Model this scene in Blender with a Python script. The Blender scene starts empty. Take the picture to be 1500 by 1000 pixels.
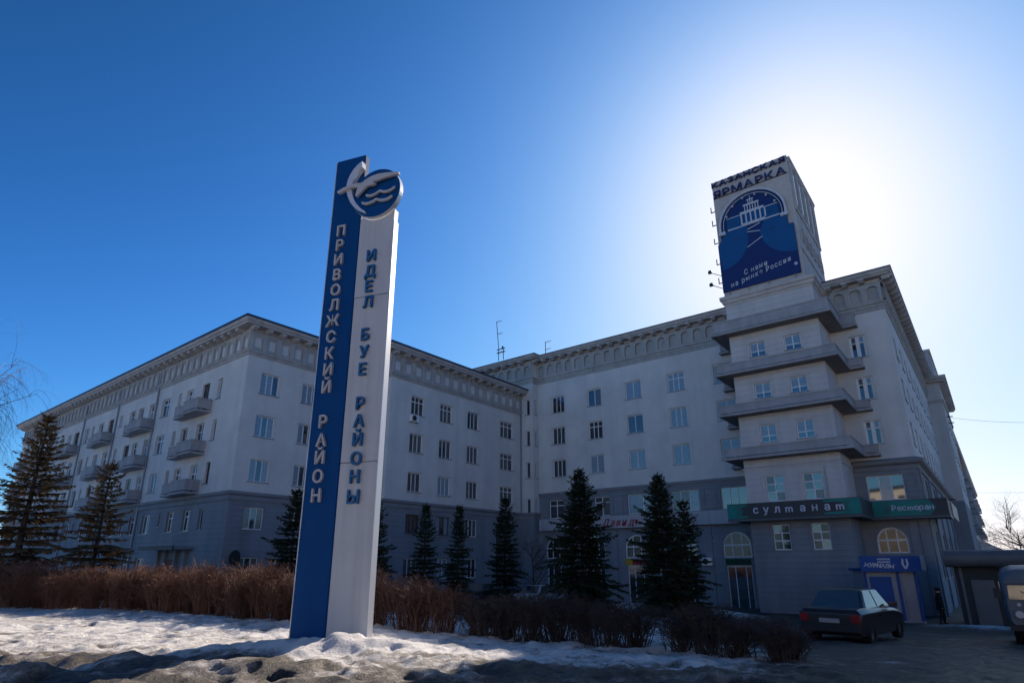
import bpy, bmesh, math, random
import numpy as np
from mathutils import Vector, Matrix, noise as mnoise

# ------------------------------------------------------------------ camera, sky, sun, exposure
scene = bpy.context.scene
R = math.radians
CAM_Z = 2.1
cam_d = bpy.data.cameras.new('camera')
cam_d.sensor_width = 36.0
cam_d.lens = 868.0 / 1500.0 * 36.0
cam_d.shift_y = 0.04
cam_d.clip_start = 0.1
cam_d.clip_end = 9000
cam = bpy.data.objects.new('camera', cam_d)
scene.collection.objects.link(cam)
cam.location = (0, 0, CAM_Z)
cam.rotation_euler = (R(90 + 17.0), 0, 0)
scene.camera = cam

SUN_AZ, SUN_EL = R(29.3), R(31.2)
world = bpy.data.worlds.new('World')
scene.world = world
world.use_nodes = True
wn = world.node_tree.nodes
wl = world.node_tree.links
bg = wn['Background']
sky = wn.new('ShaderNodeTexSky')
sky.sky_type = 'NISHITA'
sky.sun_disc = False
sky.sun_elevation = SUN_EL
sky.sun_rotation = SUN_AZ
sky.altitude = 0
sky.air_density = 0.6
sky.dust_density = 0.52
sky.ozone_density = 6.0
# the photograph's film response, one curve per channel over the whole sky alike: y = A x^p / (1 + A x^p / cap)
sepc = wn.new('ShaderNodeSeparateColor')
comb = wn.new('ShaderNodeCombineColor')
wl.new(sky.outputs[0], sepc.inputs[0])


def wmath(op, a, b):
    n = wn.new('ShaderNodeMath')
    n.operation = op
    for k, q in enumerate((a, b)):
        if isinstance(q, (int, float)):
            n.inputs[k].default_value = q
        else:
            wl.new(q, n.inputs[k])
    return n.outputs[0]


for ch, (p_, A_, cap_) in enumerate(((1.85, 0.46, 9.6), (1.65, 0.80, 8.4), (2.5, 0.42, 7.4))):
    z_ = wmath('MULTIPLY', wmath('POWER', sepc.outputs[ch], p_), A_)
    y_ = wmath('DIVIDE', z_, wmath('ADD', wmath('DIVIDE', z_, cap_), 1.0))
    wl.new(y_, comb.inputs[ch])
wl.new(comb.outputs[0], bg.inputs[0])
bg.inputs[1].default_value = 0.1

sun_d = bpy.data.lights.new('sun', 'SUN')
sun_d.energy = 5.0
sun_d.angle = R(0.53)
sun_d.color = (1.0, 0.87, 0.72)
sun = bpy.data.objects.new('sun', sun_d)
scene.collection.objects.link(sun)
sdir = Vector((math.sin(SUN_AZ) * math.cos(SUN_EL), math.cos(SUN_AZ) * math.cos(SUN_EL), math.sin(SUN_EL)))
sun.rotation_euler = sdir.to_track_quat('Z', 'Y').to_euler()
sun.location = (0, 0, 60)

scene.view_settings.view_transform = 'Standard'
scene.view_settings.look = 'None'
scene.view_settings.exposure = 0.68
scene.view_settings.gamma = 1.0
scene.view_settings.use_curve_mapping = False

# ------------------------------------------------------------------ frame of the building
AX = R(38.4)
UX, UY = math.cos(AX), -math.sin(AX)
VX, VY = math.sin(AX), math.cos(AX)


def W(u, v, z=0.0):
    return Vector((u * UX + v * VX, u * UY + v * VY, z))


rng = random.Random(7)
nrng = np.random.default_rng(11)
COL = scene.collection

# ------------------------------------------------------------------ materials
MATS = {}


def mat(name, color, rough=0.8, metal=0.0, spec=0.3, noise=None, bump=None, ior=None, courses=None, coords='Object', streak=None):
    m = bpy.data.materials.new(name)
    m.use_nodes = True
    nt = m.node_tree
    N, L = nt.nodes, nt.links
    b = N['Principled BSDF']
    b.inputs['Base Color'].default_value = (*color, 1)
    b.inputs['Roughness'].default_value = rough
    b.inputs['Metallic'].default_value = metal
    b.inputs['Specular IOR Level'].default_value = spec
    if ior:
        b.inputs['IOR'].default_value = ior
    tc = N.new('ShaderNodeTexCoord')
    geo = N.new('ShaderNodeNewGeometry')
    src = geo.outputs['Position'] if coords == 'World' else tc.outputs['Object']
    col = None
    if noise:
        # noise: (scale, amount) soft blotches of the same paint
        nz = N.new('ShaderNodeTexNoise')
        nz.inputs['Scale'].default_value = noise[0]
        nz.inputs['Detail'].default_value = 6
        nz.inputs['Roughness'].default_value = 0.65
        L.new(src, nz.inputs['Vector'])
        mp = N.new('ShaderNodeMapRange')
        mp.inputs['From Min'].default_value = 0.3
        mp.inputs['From Max'].default_value = 0.7
        mp.inputs['To Min'].default_value = 1 - noise[1]
        mp.inputs['To Max'].default_value = 1 + noise[1]
        L.new(nz.outputs['Fac'], mp.inputs['Value'])
        mx = N.new('ShaderNodeMix')
        mx.data_type = 'RGBA'
        mx.blend_type = 'MULTIPLY'
        mx.inputs['Factor'].default_value = 1.0
        mx.inputs['A'].default_value = (*color, 1)
        L.new(mp.outputs[0], mx.inputs['B'])
        col = mx.outputs['Result']
    if streak:
        # vertical run-off streaks
        mpn = N.new('ShaderNodeMapping')
        mpn.inputs['Scale'].default_value = (streak[0], streak[0], streak[0] * 0.06)
        L.new(src, mpn.inputs['Vector'])
        nz2 = N.new('ShaderNodeTexNoise')
        nz2.inputs['Scale'].default_value = 1.0
        nz2.inputs['Detail'].default_value = 5
        L.new(mpn.outputs[0], nz2.inputs['Vector'])
        mp2 = N.new('ShaderNodeMapRange')
        mp2.inputs['From Min'].default_value = 0.42
        mp2.inputs['From Max'].default_value = 0.72
        mp2.inputs['To Min'].default_value = 1.0
        mp2.inputs['To Max'].default_value = 1.0 - streak[1]
        L.new(nz2.outputs['Fac'], mp2.inputs['Value'])
        mx2 = N.new('ShaderNodeMix')
        mx2.data_type = 'RGBA'
        mx2.blend_type = 'MULTIPLY'
        mx2.inputs['Factor'].default_value = 1.0
        if col is None:
            mx2.inputs['A'].default_value = (*color, 1)
        else:
            L.new(col, mx2.inputs['A'])
        L.new(mp2.outputs[0], mx2.inputs['B'])
        col = mx2.outputs['Result']
    hgt = None
    if bump:
        nz3 = N.new('ShaderNodeTexNoise')
        nz3.inputs['Scale'].default_value = bump[0]
        nz3.inputs['Detail'].default_value = 8
        L.new(src, nz3.inputs['Vector'])
        hgt = nz3.outputs['Fac']
    if courses:
        # shallow horizontal grooves every `courses` metres
        sep = N.new('ShaderNodeSeparateXYZ')
        L.new(geo.outputs['Position'], sep.inputs[0])
        dv = N.new('ShaderNodeMath'); dv.operation = 'DIVIDE'; dv.inputs[1].default_value = courses
        L.new(sep.outputs['Z'], dv.inputs[0])
        fr = N.new('ShaderNodeMath'); fr.operation = 'FRACT'
        L.new(dv.outputs[0], fr.inputs[0])
        gt = N.new('ShaderNodeMath'); gt.operation = 'GREATER_THAN'; gt.inputs[1].default_value = 0.1
        L.new(fr.outputs[0], gt.inputs[0])
        if hgt is not None:
            ma = N.new('ShaderNodeMath'); ma.operation = 'MULTIPLY_ADD'; ma.inputs[1].default_value = 0.15
            L.new(hgt, ma.inputs[0]); L.new(gt.outputs[0], ma.inputs[2])
            hgt = ma.outputs[0]
        else:
            hgt = gt.outputs[0]
    if hgt is not None:
        bp = N.new('ShaderNodeBump')
        bp.inputs['Strength'].default_value = bump[1] if bump else 0.5
        bp.inputs['Distance'].default_value = bump[2] if bump and len(bump) > 2 else 0.02
        L.new(hgt, bp.inputs['Height'])
        L.new(bp.outputs[0], b.inputs['Normal'])
    if col is not None:
        L.new(col, b.inputs['Base Color'])
    MATS[name] = m
    return m


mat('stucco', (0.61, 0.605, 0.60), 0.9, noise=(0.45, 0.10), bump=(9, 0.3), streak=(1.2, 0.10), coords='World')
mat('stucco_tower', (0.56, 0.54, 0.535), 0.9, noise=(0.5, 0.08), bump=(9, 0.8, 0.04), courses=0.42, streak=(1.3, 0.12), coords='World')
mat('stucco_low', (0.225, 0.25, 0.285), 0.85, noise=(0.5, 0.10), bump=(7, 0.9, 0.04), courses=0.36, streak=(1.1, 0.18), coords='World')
mat('frieze', (0.40, 0.395, 0.39), 0.9, noise=(1.2, 0.14), bump=(12, 0.3), streak=(2.5, 0.18), coords='World')
mat('cornice', (0.45, 0.435, 0.43), 0.9, noise=(0.8, 0.12), bump=(10, 0.3), streak=(2.0, 0.2), coords='World')
mat('belt', (0.22, 0.235, 0.26), 0.85, noise=(0.8, 0.12), bump=(10, 0.3), coords='World')
mat('parapet', (0.36, 0.36, 0.375), 0.85, noise=(0.9, 0.12), bump=(10, 0.25), streak=(2.0, 0.2), coords='World')
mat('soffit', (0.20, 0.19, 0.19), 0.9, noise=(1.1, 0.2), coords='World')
mat('roof_metal', (0.03, 0.045, 0.09), 0.45, metal=0.3, noise=(1.0, 0.15), coords='World')
mat('tower_stone', (0.52, 0.48, 0.46), 0.9, noise=(1.4, 0.12), bump=(14, 0.35), streak=(1.6, 0.18), coords='World')
mat('pvc', (0.72, 0.72, 0.74), 0.45)
mat('wood_white', (0.55, 0.54, 0.54), 0.6)
mat('wood_brown', (0.10, 0.06, 0.05), 0.6)
mat('glass_brown', (0.035, 0.030, 0.026), 0.08, spec=0.5, ior=1.5, noise=(2.5, 0.6))
mat('glass_dark', (0.026, 0.030, 0.038), 0.05, spec=0.7, ior=1.75)
mat('glass_curtain_blue', (0.22, 0.30, 0.36), 0.12, spec=0.6, ior=1.6, noise=(6, 0.25))
mat('glass_curtain_grey', (0.11, 0.105, 0.105), 0.12, spec=0.6, ior=1.6, noise=(5, 0.35))
mat('glass_curtain_red', (0.10, 0.045, 0.06), 0.12, spec=0.6, ior=1.6, noise=(5, 0.35))
mat('glass_sky', (0.02, 0.025, 0.03), 0.03, spec=0.8, ior=1.9)
mat('dark_metal', (0.03, 0.03, 0.035), 0.5, metal=0.4)
mat('grey_metal', (0.25, 0.26, 0.28), 0.45, metal=0.5)
mat('pylon_blue', (0.001, 0.055, 0.20), 0.6, spec=0.12, noise=(0.6, 0.06), streak=(3, 0.08))
mat('pylon_white', (0.47, 0.48, 0.51), 0.4, spec=0.4, noise=(0.7, 0.06), streak=(5, 0.14))
mat('silver', (0.62, 0.62, 0.64), 0.32, metal=0.35)
mat('letter_grey', (0.42, 0.42, 0.45), 0.5)
mat('letter_blue', (0.015, 0.11, 0.28), 0.5)
mat('emblem_blue', (0.001, 0.05, 0.19), 0.35)
mat('banner_navy', (0.008, 0.03, 0.14), 0.6, noise=(0.8, 0.08))
mat('banner_blue', (0.005, 0.085, 0.25), 0.6, noise=(0.8, 0.08))
mat('banner_white', (0.55, 0.57, 0.62), 0.6)
mat('banner_mark', (0.02, 0.06, 0.12), 0.6)
mat('sign_letter_navy', (0.03, 0.035, 0.13), 0.5)
mat('sign_brown', (0.055, 0.058, 0.062), 0.6, noise=(1.5, 0.1))
mat('sign_teal', (0.008, 0.20, 0.18), 0.5, noise=(2, 0.12))
mat('sign_letter', (0.55, 0.56, 0.68), 0.5)
mat('canopy_white', (0.42, 0.42, 0.45), 0.6, noise=(0.7, 0.1), streak=(3, 0.15))
mat('red_letter', (0.30, 0.012, 0.03), 0.5)
mat('kiosk_blue', (0.001, 0.06, 0.26), 0.5, noise=(1.2, 0.08))
mat('kiosk_white', (0.26, 0.28, 0.33), 0.6)
mat('green_sign', (0.004, 0.045, 0.02), 0.6)
mat('yellow_sign', (0.45, 0.30, 0.03), 0.6)
mat('poster_a', (0.45, 0.42, 0.38), 0.6, noise=(1.8, 0.8))
mat('needle', (0.026, 0.044, 0.024), 0.75, spec=0.2, noise=(1.5, 0.35), coords='World')
mat('needle_sunlit_brown', (0.20, 0.135, 0.07), 0.8, spec=0.15, noise=(1.2, 0.45), coords='World')  # brown of cones and dead needles, with warm sunlight put into the colour
mat('bark', (0.06, 0.05, 0.045), 0.95, bump=(12, 0.6))
mat('birch_bark', (0.35, 0.33, 0.32), 0.9, bump=(10, 0.5), noise=(3, 0.5))
mat('twig', (0.11, 0.058, 0.045), 0.85, noise=(2.0, 0.35), coords='World')
mat('twig_sunlit', (0.155, 0.078, 0.052), 0.85, noise=(2.0, 0.35), coords='World')  # lighter, redder copy of twig: sunlight on the hedge put into the colour
mat('twig_dark', (0.055, 0.042, 0.040), 0.9)  # dark bare twigs; on the hedge, shade put into the colour
mat('twig_birch', (0.16, 0.11, 0.10), 0.9)
mat('tyre', (0.012, 0.012, 0.013), 0.9)
mat('rim', (0.3, 0.3, 0.31), 0.4, metal=0.7)
mat('car_dark', (0.02, 0.014, 0.016), 0.3, spec=0.5, noise=(1.5, 0.3))
mat('car_silver', (0.5, 0.54, 0.58), 0.35, metal=0.3, noise=(1.5, 0.15))
mat('car_blue', (0.06, 0.10, 0.16), 0.35)
mat('car_red', (0.12, 0.02, 0.018), 0.4)
mat('van_grey', (0.10, 0.125, 0.15), 0.5, noise=(1.4, 0.15))
mat('tail_red', (0.20, 0.008, 0.010), 0.3)
mat('lamp_glass', (0.45, 0.46, 0.47), 0.15, spec=0.6)
mat('plate', (0.28, 0.28, 0.29), 0.5)
mat('cloth_black', (0.010, 0.010, 0.012), 0.9)
mat('skin', (0.35, 0.20, 0.14), 0.6)
mat('pavilion_dark', (0.03, 0.034, 0.038), 0.7, noise=(1.2, 0.2))
mat('pavilion_fascia', (0.10, 0.11, 0.125), 0.5, noise=(1.0, 0.15))
mat('snow_roof', (0.6, 0.6, 0.62), 0.8, noise=(0.5, 0.1))
mat('house_wall', (0.16, 0.14, 0.13), 0.9, noise=(1.0, 0.2))
mat('stone_snow', (0.6, 0.6, 0.62), 0.85, noise=(4, 0.2), bump=(8, 0.6))


# ------------------------------------------------------------------ mesh helpers
class MB:
    def __init__(s):
        s.v = []
        s.f = []

    def quad(s, a, b, c, d):
        n = len(s.v)
        s.v += [a, b, c, d]
        s.f.append((n, n + 1, n + 2, n + 3))
        return s

    def poly(s, pts):
        n = len(s.v)
        s.v += list(pts)
        s.f.append(tuple(range(n, n + len(pts))))
        return s

    def box(s, x0, x1, y0, y1, z0, z1):
        n = len(s.v)
        s.v += [(x0, y0, z0), (x1, y0, z0), (x1, y1, z0), (x0, y1, z0), (x0, y0, z1), (x1, y0, z1), (x1, y1, z1), (x0, y1, z1)]
        for q in ((0, 3, 2, 1), (4, 5, 6, 7), (0, 1, 5, 4), (1, 2, 6, 5), (2, 3, 7, 6), (3, 0, 4, 7)):
            s.f.append(tuple(n + i for i in q))
        return s

    def prism(s, pts, y0, y1):
        """polygon in (x,z), extruded along y"""
        n = len(s.v)
        k = len(pts)
        s.v += [(p[0], y0, p[1]) for p in pts] + [(p[0], y1, p[1]) for p in pts]
        s.f.append(tuple(n + i for i in range(k)))
        s.f.append(tuple(n + k + i for i in reversed(range(k))))
        for i in range(k):
            j = (i + 1) % k
            s.f.append((n + i, n + k + i, n + k + j, n + j))
        return s

    def prismz(s, pts, z0, z1):
        n = len(s.v)
        k = len(pts)
        s.v += [(p[0], p[1], z0) for p in pts] + [(p[0], p[1], z1) for p in pts]
        s.f.append(tuple(n + i for i in reversed(range(k))))
        s.f.append(tuple(n + k + i for i in range(k)))
        for i in range(k):
            j = (i + 1) % k
            s.f.append((n + i, n + j, n + k + j, n + k + i))
        return s

    def tube(s, pts, r, sides=6, r1=None, cap=True):
        pts = [Vector(p) for p in pts]
        n0 = len(s.v)
        m = len(pts)
        if not hasattr(r, '__len__'):
            r1 = r if r1 is None else r1
            r = [r + (r1 - r) * i / max(1, m - 1) for i in range(m)]
        for i, p in enumerate(pts):
            d = (pts[min(i + 1, m - 1)] - pts[max(i - 1, 0)])
            if d.length < 1e-9:
                d = Vector((0, 0, 1))
            d.normalize()
            a = d.cross(Vector((0, 0, 1)) if abs(d.z) < 0.95 else Vector((1, 0, 0)))
            a.normalize()
            b = d.cross(a)
            for k in range(sides):
                t = 2 * math.pi * k / sides
                q = p + (a * math.cos(t) + b * math.sin(t)) * r[i]
                s.v.append((q.x, q.y, q.z))
        for i in range(m - 1):
            for k in range(sides):
                k2 = (k + 1) % sides
                a = n0 + i * sides
                s.f.append((a + k, a + k2, a + sides + k2, a + sides + k))
        if cap and sides > 2:
            s.f.append(tuple(n0 + k for k in reversed(range(sides))))
            s.f.append(tuple(n0 + (m - 1) * sides + k for k in range(sides)))
        return s

    def disc_y(s, cx, cz, r, y0, y1, seg=32, r_in=None):
        """cylinder (or ring) with its axis along y"""
        if r_in is None:
            return s.prism([(cx + r * math.cos(2 * math.pi * i / seg), cz + r * math.sin(2 * math.pi * i / seg)) for i in range(seg)], y0, y1)
        n = len(s.v)
        for i in range(seg):
            c, q = math.cos(2 * math.pi * i / seg), math.sin(2 * math.pi * i / seg)
            s.v += [(cx + r * c, y0, cz + r * q), (cx + r_in * c, y0, cz + r_in * q), (cx + r_in * c, y1, cz + r_in * q), (cx + r * c, y1, cz + r * q)]
        for i in range(seg):
            j = (i + 1) % seg
            for k in range(4):
                k2 = (k + 1) % 4
                s.f.append((n + 4 * i + k, n + 4 * j + k, n + 4 * j + k2, n + 4 * i + k2))
        return s

    def strip(s, outer, inner, y0, y1):
        """solid band between two matching polylines given in (x,z)"""
        n = len(s.v)
        k = len(outer)
        for o, i in zip(outer, inner):
            s.v += [(o[0], y0, o[1]), (i[0], y0, i[1]), (i[0], y1, i[1]), (o[0], y1, o[1])]
        for a in range(k - 1):
            for q in range(4):
                q2 = (q + 1) % 4
                s.f.append((n + 4 * a + q, n + 4 * a + 4 + q, n + 4 * a + 4 + q2, n + 4 * a + q2))
        s.f.append((n, n + 1, n + 2, n + 3))
        e = n + 4 * (k - 1)
        s.f.append((e + 3, e + 2, e + 1, e))
        return s

    def mesh(s, name):
        me = bpy.data.meshes.new(name)
        me.from_pydata(s.v, [], s.f)
        me.validate()
        bm = bmesh.new()
        bm.from_mesh(me)
        bmesh.ops.recalc_face_normals(bm, faces=bm.faces)
        bm.to_mesh(me)
        bm.free()
        return me


def ob(name, mb, material, parent=None, loc=(0, 0, 0), rz=0.0, smooth=False):
    me = mb.mesh(name) if isinstance(mb, MB) else mb
    if material and not me.materials:
        me.materials.append(MATS[material])
    if smooth:
        me.polygons.foreach_set('use_smooth', [True] * len(me.polygons))
    o = bpy.data.objects.new(name, me)
    COL.objects.link(o)
    o.location = loc
    o.rotation_euler = (0, 0, rz)
    if parent is not None:
        o.parent = parent
    return o


def set_mat(o, name):
    """material on the object slot, so that shared meshes can differ"""
    if not o.data.materials:
        o.data.materials.append(MATS[name])
    o.material_slots[0].link = 'OBJECT'
    o.material_slots[0].material = MATS[name]


def thing(name, label, cat, loc=(0, 0, 0), rz=0.0, group=None):
    o = bpy.data.objects.new(name, None)
    o.empty_display_size = 0.3
    COL.objects.link(o)
    o.location = loc
    o.rotation_euler = (0, 0, rz)
    return tag(o, label, cat, group)


def tag(o, label, cat, group=None):
    o['label'] = label
    o['category'] = cat
    if group:
        o['group'] = group
    return o


def struct(o, kind='structure'):
    o['kind'] = kind
    return o


class Frame:
    """a thing set out in building axes: local x = u, y = v, origin at (u0, v0)"""

    def __init__(s, name, label, cat, u0, v0, z0=0.0, group=None):
        s.u0, s.v0, s.z0 = u0, v0, z0
        s.root = thing(name, label, cat, W(u0, v0, z0), -AX, group)

    def loc(s, u, v, z=0.0):
        return (u - s.u0, v - s.v0, z - s.z0)


_text_cache = {}


def text_mesh(body, size, extrude=0.0, shear=0.0, offset=0.0, align='LEFT', spacing=1.0):
    if body == 'н':          # small cap of the capital, same shape
        key = ('н', size, extrude, shear, offset)
        if key not in _text_cache:
            me = text_mesh_('Н', size, extrude, shear, offset).copy()
            me.transform(Matrix.Diagonal((.80, 1, .75, 1)))
            _text_cache[key] = me
        return _text_cache[key]
    return text_mesh_(body, size, extrude, shear, offset, align, spacing)


def text_mesh_(body, size, extrude=0.0, shear=0.0, offset=0.0, align='LEFT', spacing=1.0):
    key = (body, size, extrude, shear, offset, align, spacing)
    if key in _text_cache:
        return _text_cache[key]
    cu = bpy.data.curves.new('letters', 'FONT')
    cu.body = body
    cu.size = size
    cu.extrude = extrude
    cu.shear = shear
    cu.offset = offset
    cu.align_x = align
    cu.space_character = spacing
    cu.resolution_u = 3
    o = bpy.data.objects.new('letters_tmp', cu)
    COL.objects.link(o)
    bpy.context.view_layer.update()
    dg = bpy.context.evaluated_depsgraph_get()
    me = bpy.data.meshes.new_from_object(o.evaluated_get(dg))
    bpy.data.objects.remove(o)
    me.transform(Matrix.Rotation(R(90), 4, 'X'))
    _text_cache[key] = me
    return me


def mesh_dims(me):
    c = np.empty(len(me.vertices) * 3)
    me.vertices.foreach_get('co', c)
    c = c.reshape(-1, 3)
    return c.min(0), c.max(0)


# ------------------------------------------------------------------ ground
def g(x, y):
    """smooth lie of the land: falls from the lawn towards the building"""
    vv = x * VX + y * VY
    t = min(1.0, max(0.0, (vv - 8) / 36))
    return 0.4 - 1.3 * t * t * (3 - 2 * t)


def gW(u, v):
    p = W(u, v)
    return g(p.x, p.y)


def make_ground():
    def lines(lo, hi, fine, a, b):
        out = list(np.arange(a, b, fine))
        st, x = fine, b
        while x < hi:
            out.append(x); st *= 1.22; x += st
        out.append(hi)
        st, x = fine, a - fine
        left = []
        while x > lo:
            left.append(x); st *= 1.22; x -= st
        left.append(lo)
        return np.array(left[::-1] + out)
    xs = lines(-4000, 4000, 0.075, -13, 13)
    ys = lines(-400, 5000, 0.06, 8.5, 20)
    X, Y = np.meshgrid(xs, ys)

    def vnoise(x, y, seed):
        xi = np.floor(x).astype(np.int64); yi = np.floor(y).astype(np.int64)
        xf = x - xi; yf = y - yi
        xf = xf * xf * (3 - 2 * xf); yf = yf * yf * (3 - 2 * yf)
        def h(a, b):
            n = (a * 374761393 + b * 668265263 + seed * 1442695041) & 0x7fffffff
            n = ((n ^ (n >> 13)) * 1274126177) & 0x7fffffff
            return ((n ^ (n >> 16)) & 0xffff) / 65535.0
        return (h(xi, yi) * (1 - xf) + h(xi + 1, yi) * xf) * (1 - yf) + (h(xi, yi + 1) * (1 - xf) + h(xi + 1, yi + 1) * xf) * yf

    def fbm(x, y, seed, octv=4, gain=0.5):
        s = 0; a = 1; t = 0
        for i in range(octv):
            s = s + a * vnoise(x, y, seed + i * 17); t += a; a *= gain; x = x * 2.03 + 3.1; y = y * 2.03 + 1.7
        return s / t
    V = X * VX + Y * VY
    U = X * UX + Y * UY
    t = np.clip((V - 8) / 36, 0, 1)
    Z = 0.4 - 1.3 * t * t * (3 - 2 * t)
    near = np.clip(1 - (np.hypot(X, Y) - 30) / 30, 0, 1)
    # the driveway on the right, the trodden snow elsewhere
    road = 1 / (1 + np.exp(-(X - 5.6 - 0.16 * (Y - 13) + 1.2 * (fbm(X * .35, Y * .35, 3) - .5)) * 2.2))
    rough = (fbm(X * 0.9, Y * 0.9, 5, 5, .55) - .5) * 0.30 + (fbm(X * 3.1, Y * 3.1, 9, 4, .65) - .5) * 0.16
    holes = np.clip(fbm(X * 1.7, Y * 1.7, 91, 2) - .62, 0, 1) * 0.9
    rough = rough - holes * .8
    front = np.clip((12.6 - Y - 0.10 * X + 1.6 * (fbm(X * .5, Y * .5, 21) - .5)) / 1.6, 0, 1)
    ruts = np.sin((Y * 1.0 + X * 0.28 + 2.4 * fbm(X * .35, Y * .35, 31)) * 3.1) * 0.055
    crust = (fbm(X * 2.3, Y * 2.3, 101, 2) - .5) * .10 + (vnoise(X * 4.6, Y * 4.6, 107) - .5) * .06 + (vnoise(X * 8.3 + 3 * vnoise(X, Y, 3), Y * 8.3, 117) - .5) * .045
    Z = Z + near * (crust * (1 - .8 * road) + rough * (1 - .65 * road) * (0.5 + 0.35 * front) + ruts * front * (1 - .7 * road))
    # snow heaped against the pylon
    m1 = np.exp(-(((X + 4.0) / 1.5) ** 2 + ((Y - 13.45) / 0.75) ** 2))
    m1b = np.exp(-(((X + 2.6) / 1.0) ** 2 + ((Y - 13.3) / 0.5) ** 2))
    Z = Z + (0.22 + .2 * (fbm(X * 2.2, Y * 2.2, 41) - .5)) * m1 + 0.14 * m1b
    # bank along the foot of the left hedge, ploughed bank by the driveway, ridge in front
    m2 = np.exp(-(((Y - (21.6 + (X + 12) * -0.62)) / 1.6) ** 2)) * np.clip(-X / 4, 0, 1) * near
    Z = Z + 0.12 * m2
    m3 = np.exp(-(((X - 10.5) / 3.2) ** 2 + ((Y - 33) / 2.0) ** 2))
    Z = Z + 0.55 * m3 * (0.6 + .8 * fbm(X * .8, Y * .8, 51))
    m4 = np.exp(-(((X - 20) / 3.5) ** 2 + ((Y - 27.5) / 1.0) ** 2))
    Z = Z + 0.30 * m4 * (0.4 + fbm(X * 1.2, Y * 1.2, 61))
    m5 = np.exp(-(((Y - 10.7 - 0.22 * (X + 4)) / 0.55) ** 2)) * np.clip((-X - 0.5) / 2, 0, 1)
    Z = Z + 0.13 * m5 * (0.5 + fbm(X * 1.1, Y * 1.1, 71))
    # level off under the camera's feet and in the distance
    front = front * np.clip((Y + 6) / 6, 0, 1)
    snow = 0.66 - 0.58 * road - 0.46 * front - 1.6 * holes
    snow = snow + 1.0 * (fbm(X * .8, Y * 1.6, 81, 5, .65) - .5) * (0.6 + .65 * np.clip(road + front, 0, 1))
    snow = snow + 0.9 * m1 + .5 * m1b + 0.75 * m3 + 0.65 * m4 + .12 * m2 + 0.15 * m5
    snow = np.where(np.hypot(X, Y) > 75, 0.35 + (snow - .35) * .4, snow)
    snow = np.clip(snow, 0, 1)
    ny, nx = X.shape
    co = np.stack([X, Y, Z], -1).reshape(-1, 3)
    idx = np.arange(nx * ny).reshape(ny, nx)
    faces = np.stack([idx[:-1, :-1], idx[:-1, 1:], idx[1:, 1:], idx[1:, :-1]], -1).reshape(-1, 4)
    me = bpy.data.meshes.new('ground')
    me.vertices.add(len(co)); me.vertices.foreach_set('co', co.ravel())
    me.loops.add(faces.size); me.loops.foreach_set('vertex_index', faces.ravel())
    me.polygons.add(len(faces))
    me.polygons.foreach_set('loop_start', np.arange(0, faces.size, 4))
    me.polygons.foreach_set('loop_total', np.full(len(faces), 4))
    me.update(calc_edges=True)
    me.polygons.foreach_set('use_smooth', np.ones(len(faces), dtype=bool))
    at = me.attributes.new('snow', 'FLOAT', 'POINT')
    at.data.foreach_set('value', snow.ravel().astype(np.float32))
    m = bpy.data.materials.new('snow_and_mud')
    m.use_nodes = True
    N, L = m.node_tree.nodes, m.node_tree.links
    b = N['Principled BSDF']
    a = N.new('ShaderNodeAttribute'); a.attribute_name = 'snow'
    geo = N.new('ShaderNodeNewGeometry')
    n1 = N.new('ShaderNodeTexNoise'); n1.inputs['Scale'].default_value = 5.0; n1.inputs['Detail'].default_value = 9; n1.inputs['Roughness'].default_value = .7
    L.new(geo.outputs['Position'], n1.inputs['Vector'])
    n2 = N.new('ShaderNodeTexNoise'); n2.inputs['Scale'].default_value = 30.0; n2.inputs['Detail'].default_value = 6; n2.inputs['Roughness'].default_value = .7
    L.new(geo.outputs['Position'], n2.inputs['Vector'])
    s1 = N.new('ShaderNodeMath'); s1.operation = 'MULTIPLY_ADD'; s1.inputs[1].default_value = 0.9; s1.inputs[2].default_value = -0.45
    L.new(n1.outputs['Fac'], s1.inputs[0])
    s2 = N.new('ShaderNodeMath'); s2.operation = 'ADD'
    L.new(a.outputs['Fac'], s2.inputs[0]); L.new(s1.outputs[0], s2.inputs[1])
    s3 = N.new('ShaderNodeMath'); s3.operation = 'MULTIPLY_ADD'; s3.inputs[1].default_value = 0.45; 
    L.new(n2.outputs['Fac'], s3.inputs[0]); L.new(s2.outputs[0], s3.inputs[2])
    ramp = N.new('ShaderNodeValToRGB')
    e = ramp.color_ramp.elements
    e[0].position = 0.28; e[0].color = (0.030, 0.027, 0.025, 1)
    e[1].position = 0.98; e[1].color = (0.80, 0.77, 0.75, 1)
    e2 = ramp.color_ramp.elements.new(0.50); e2.color = (0.10, 0.080, 0.064, 1)
    e3 = ramp.color_ramp.elements.new(0.68); e3.color = (0.27, 0.24, 0.22, 1)
    e4 = ramp.color_ramp.elements.new(0.80); e4.color = (0.58, 0.55, 0.53, 1)
    L.new(s3.outputs[0], ramp.inputs[0])
    L.new(ramp.outputs[0], b.inputs['Base Color'])
    rr = N.new('ShaderNodeMapRange'); rr.inputs['To Min'].default_value = 0.45; rr.inputs['To Max'].default_value = 0.9
    L.new(a.outputs['Fac'], rr.inputs[0]); L.new(rr.outputs[0], b.inputs['Roughness'])
    b.inputs['Specular IOR Level'].default_value = 0.3
    bp = N.new('ShaderNodeBump'); bp.inputs['Strength'].default_value = 1.0; bp.inputs['Distance'].default_value = 0.10
    ad = N.new('ShaderNodeMath'); ad.operation = 'MULTIPLY_ADD'; ad.inputs[1].default_value = .5
    L.new(n2.outputs['Fac'], ad.inputs[0]); L.new(n1.outputs['Fac'], ad.inputs[2])
    L.new(ad.outputs[0], bp.inputs['Height']); L.new(bp.outputs[0], b.inputs['Normal'])
    me.materials.append(m)
    o = bpy.data.objects.new('ground', me)
    COL.objects.link(o)
    struct(o)


make_ground()

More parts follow.
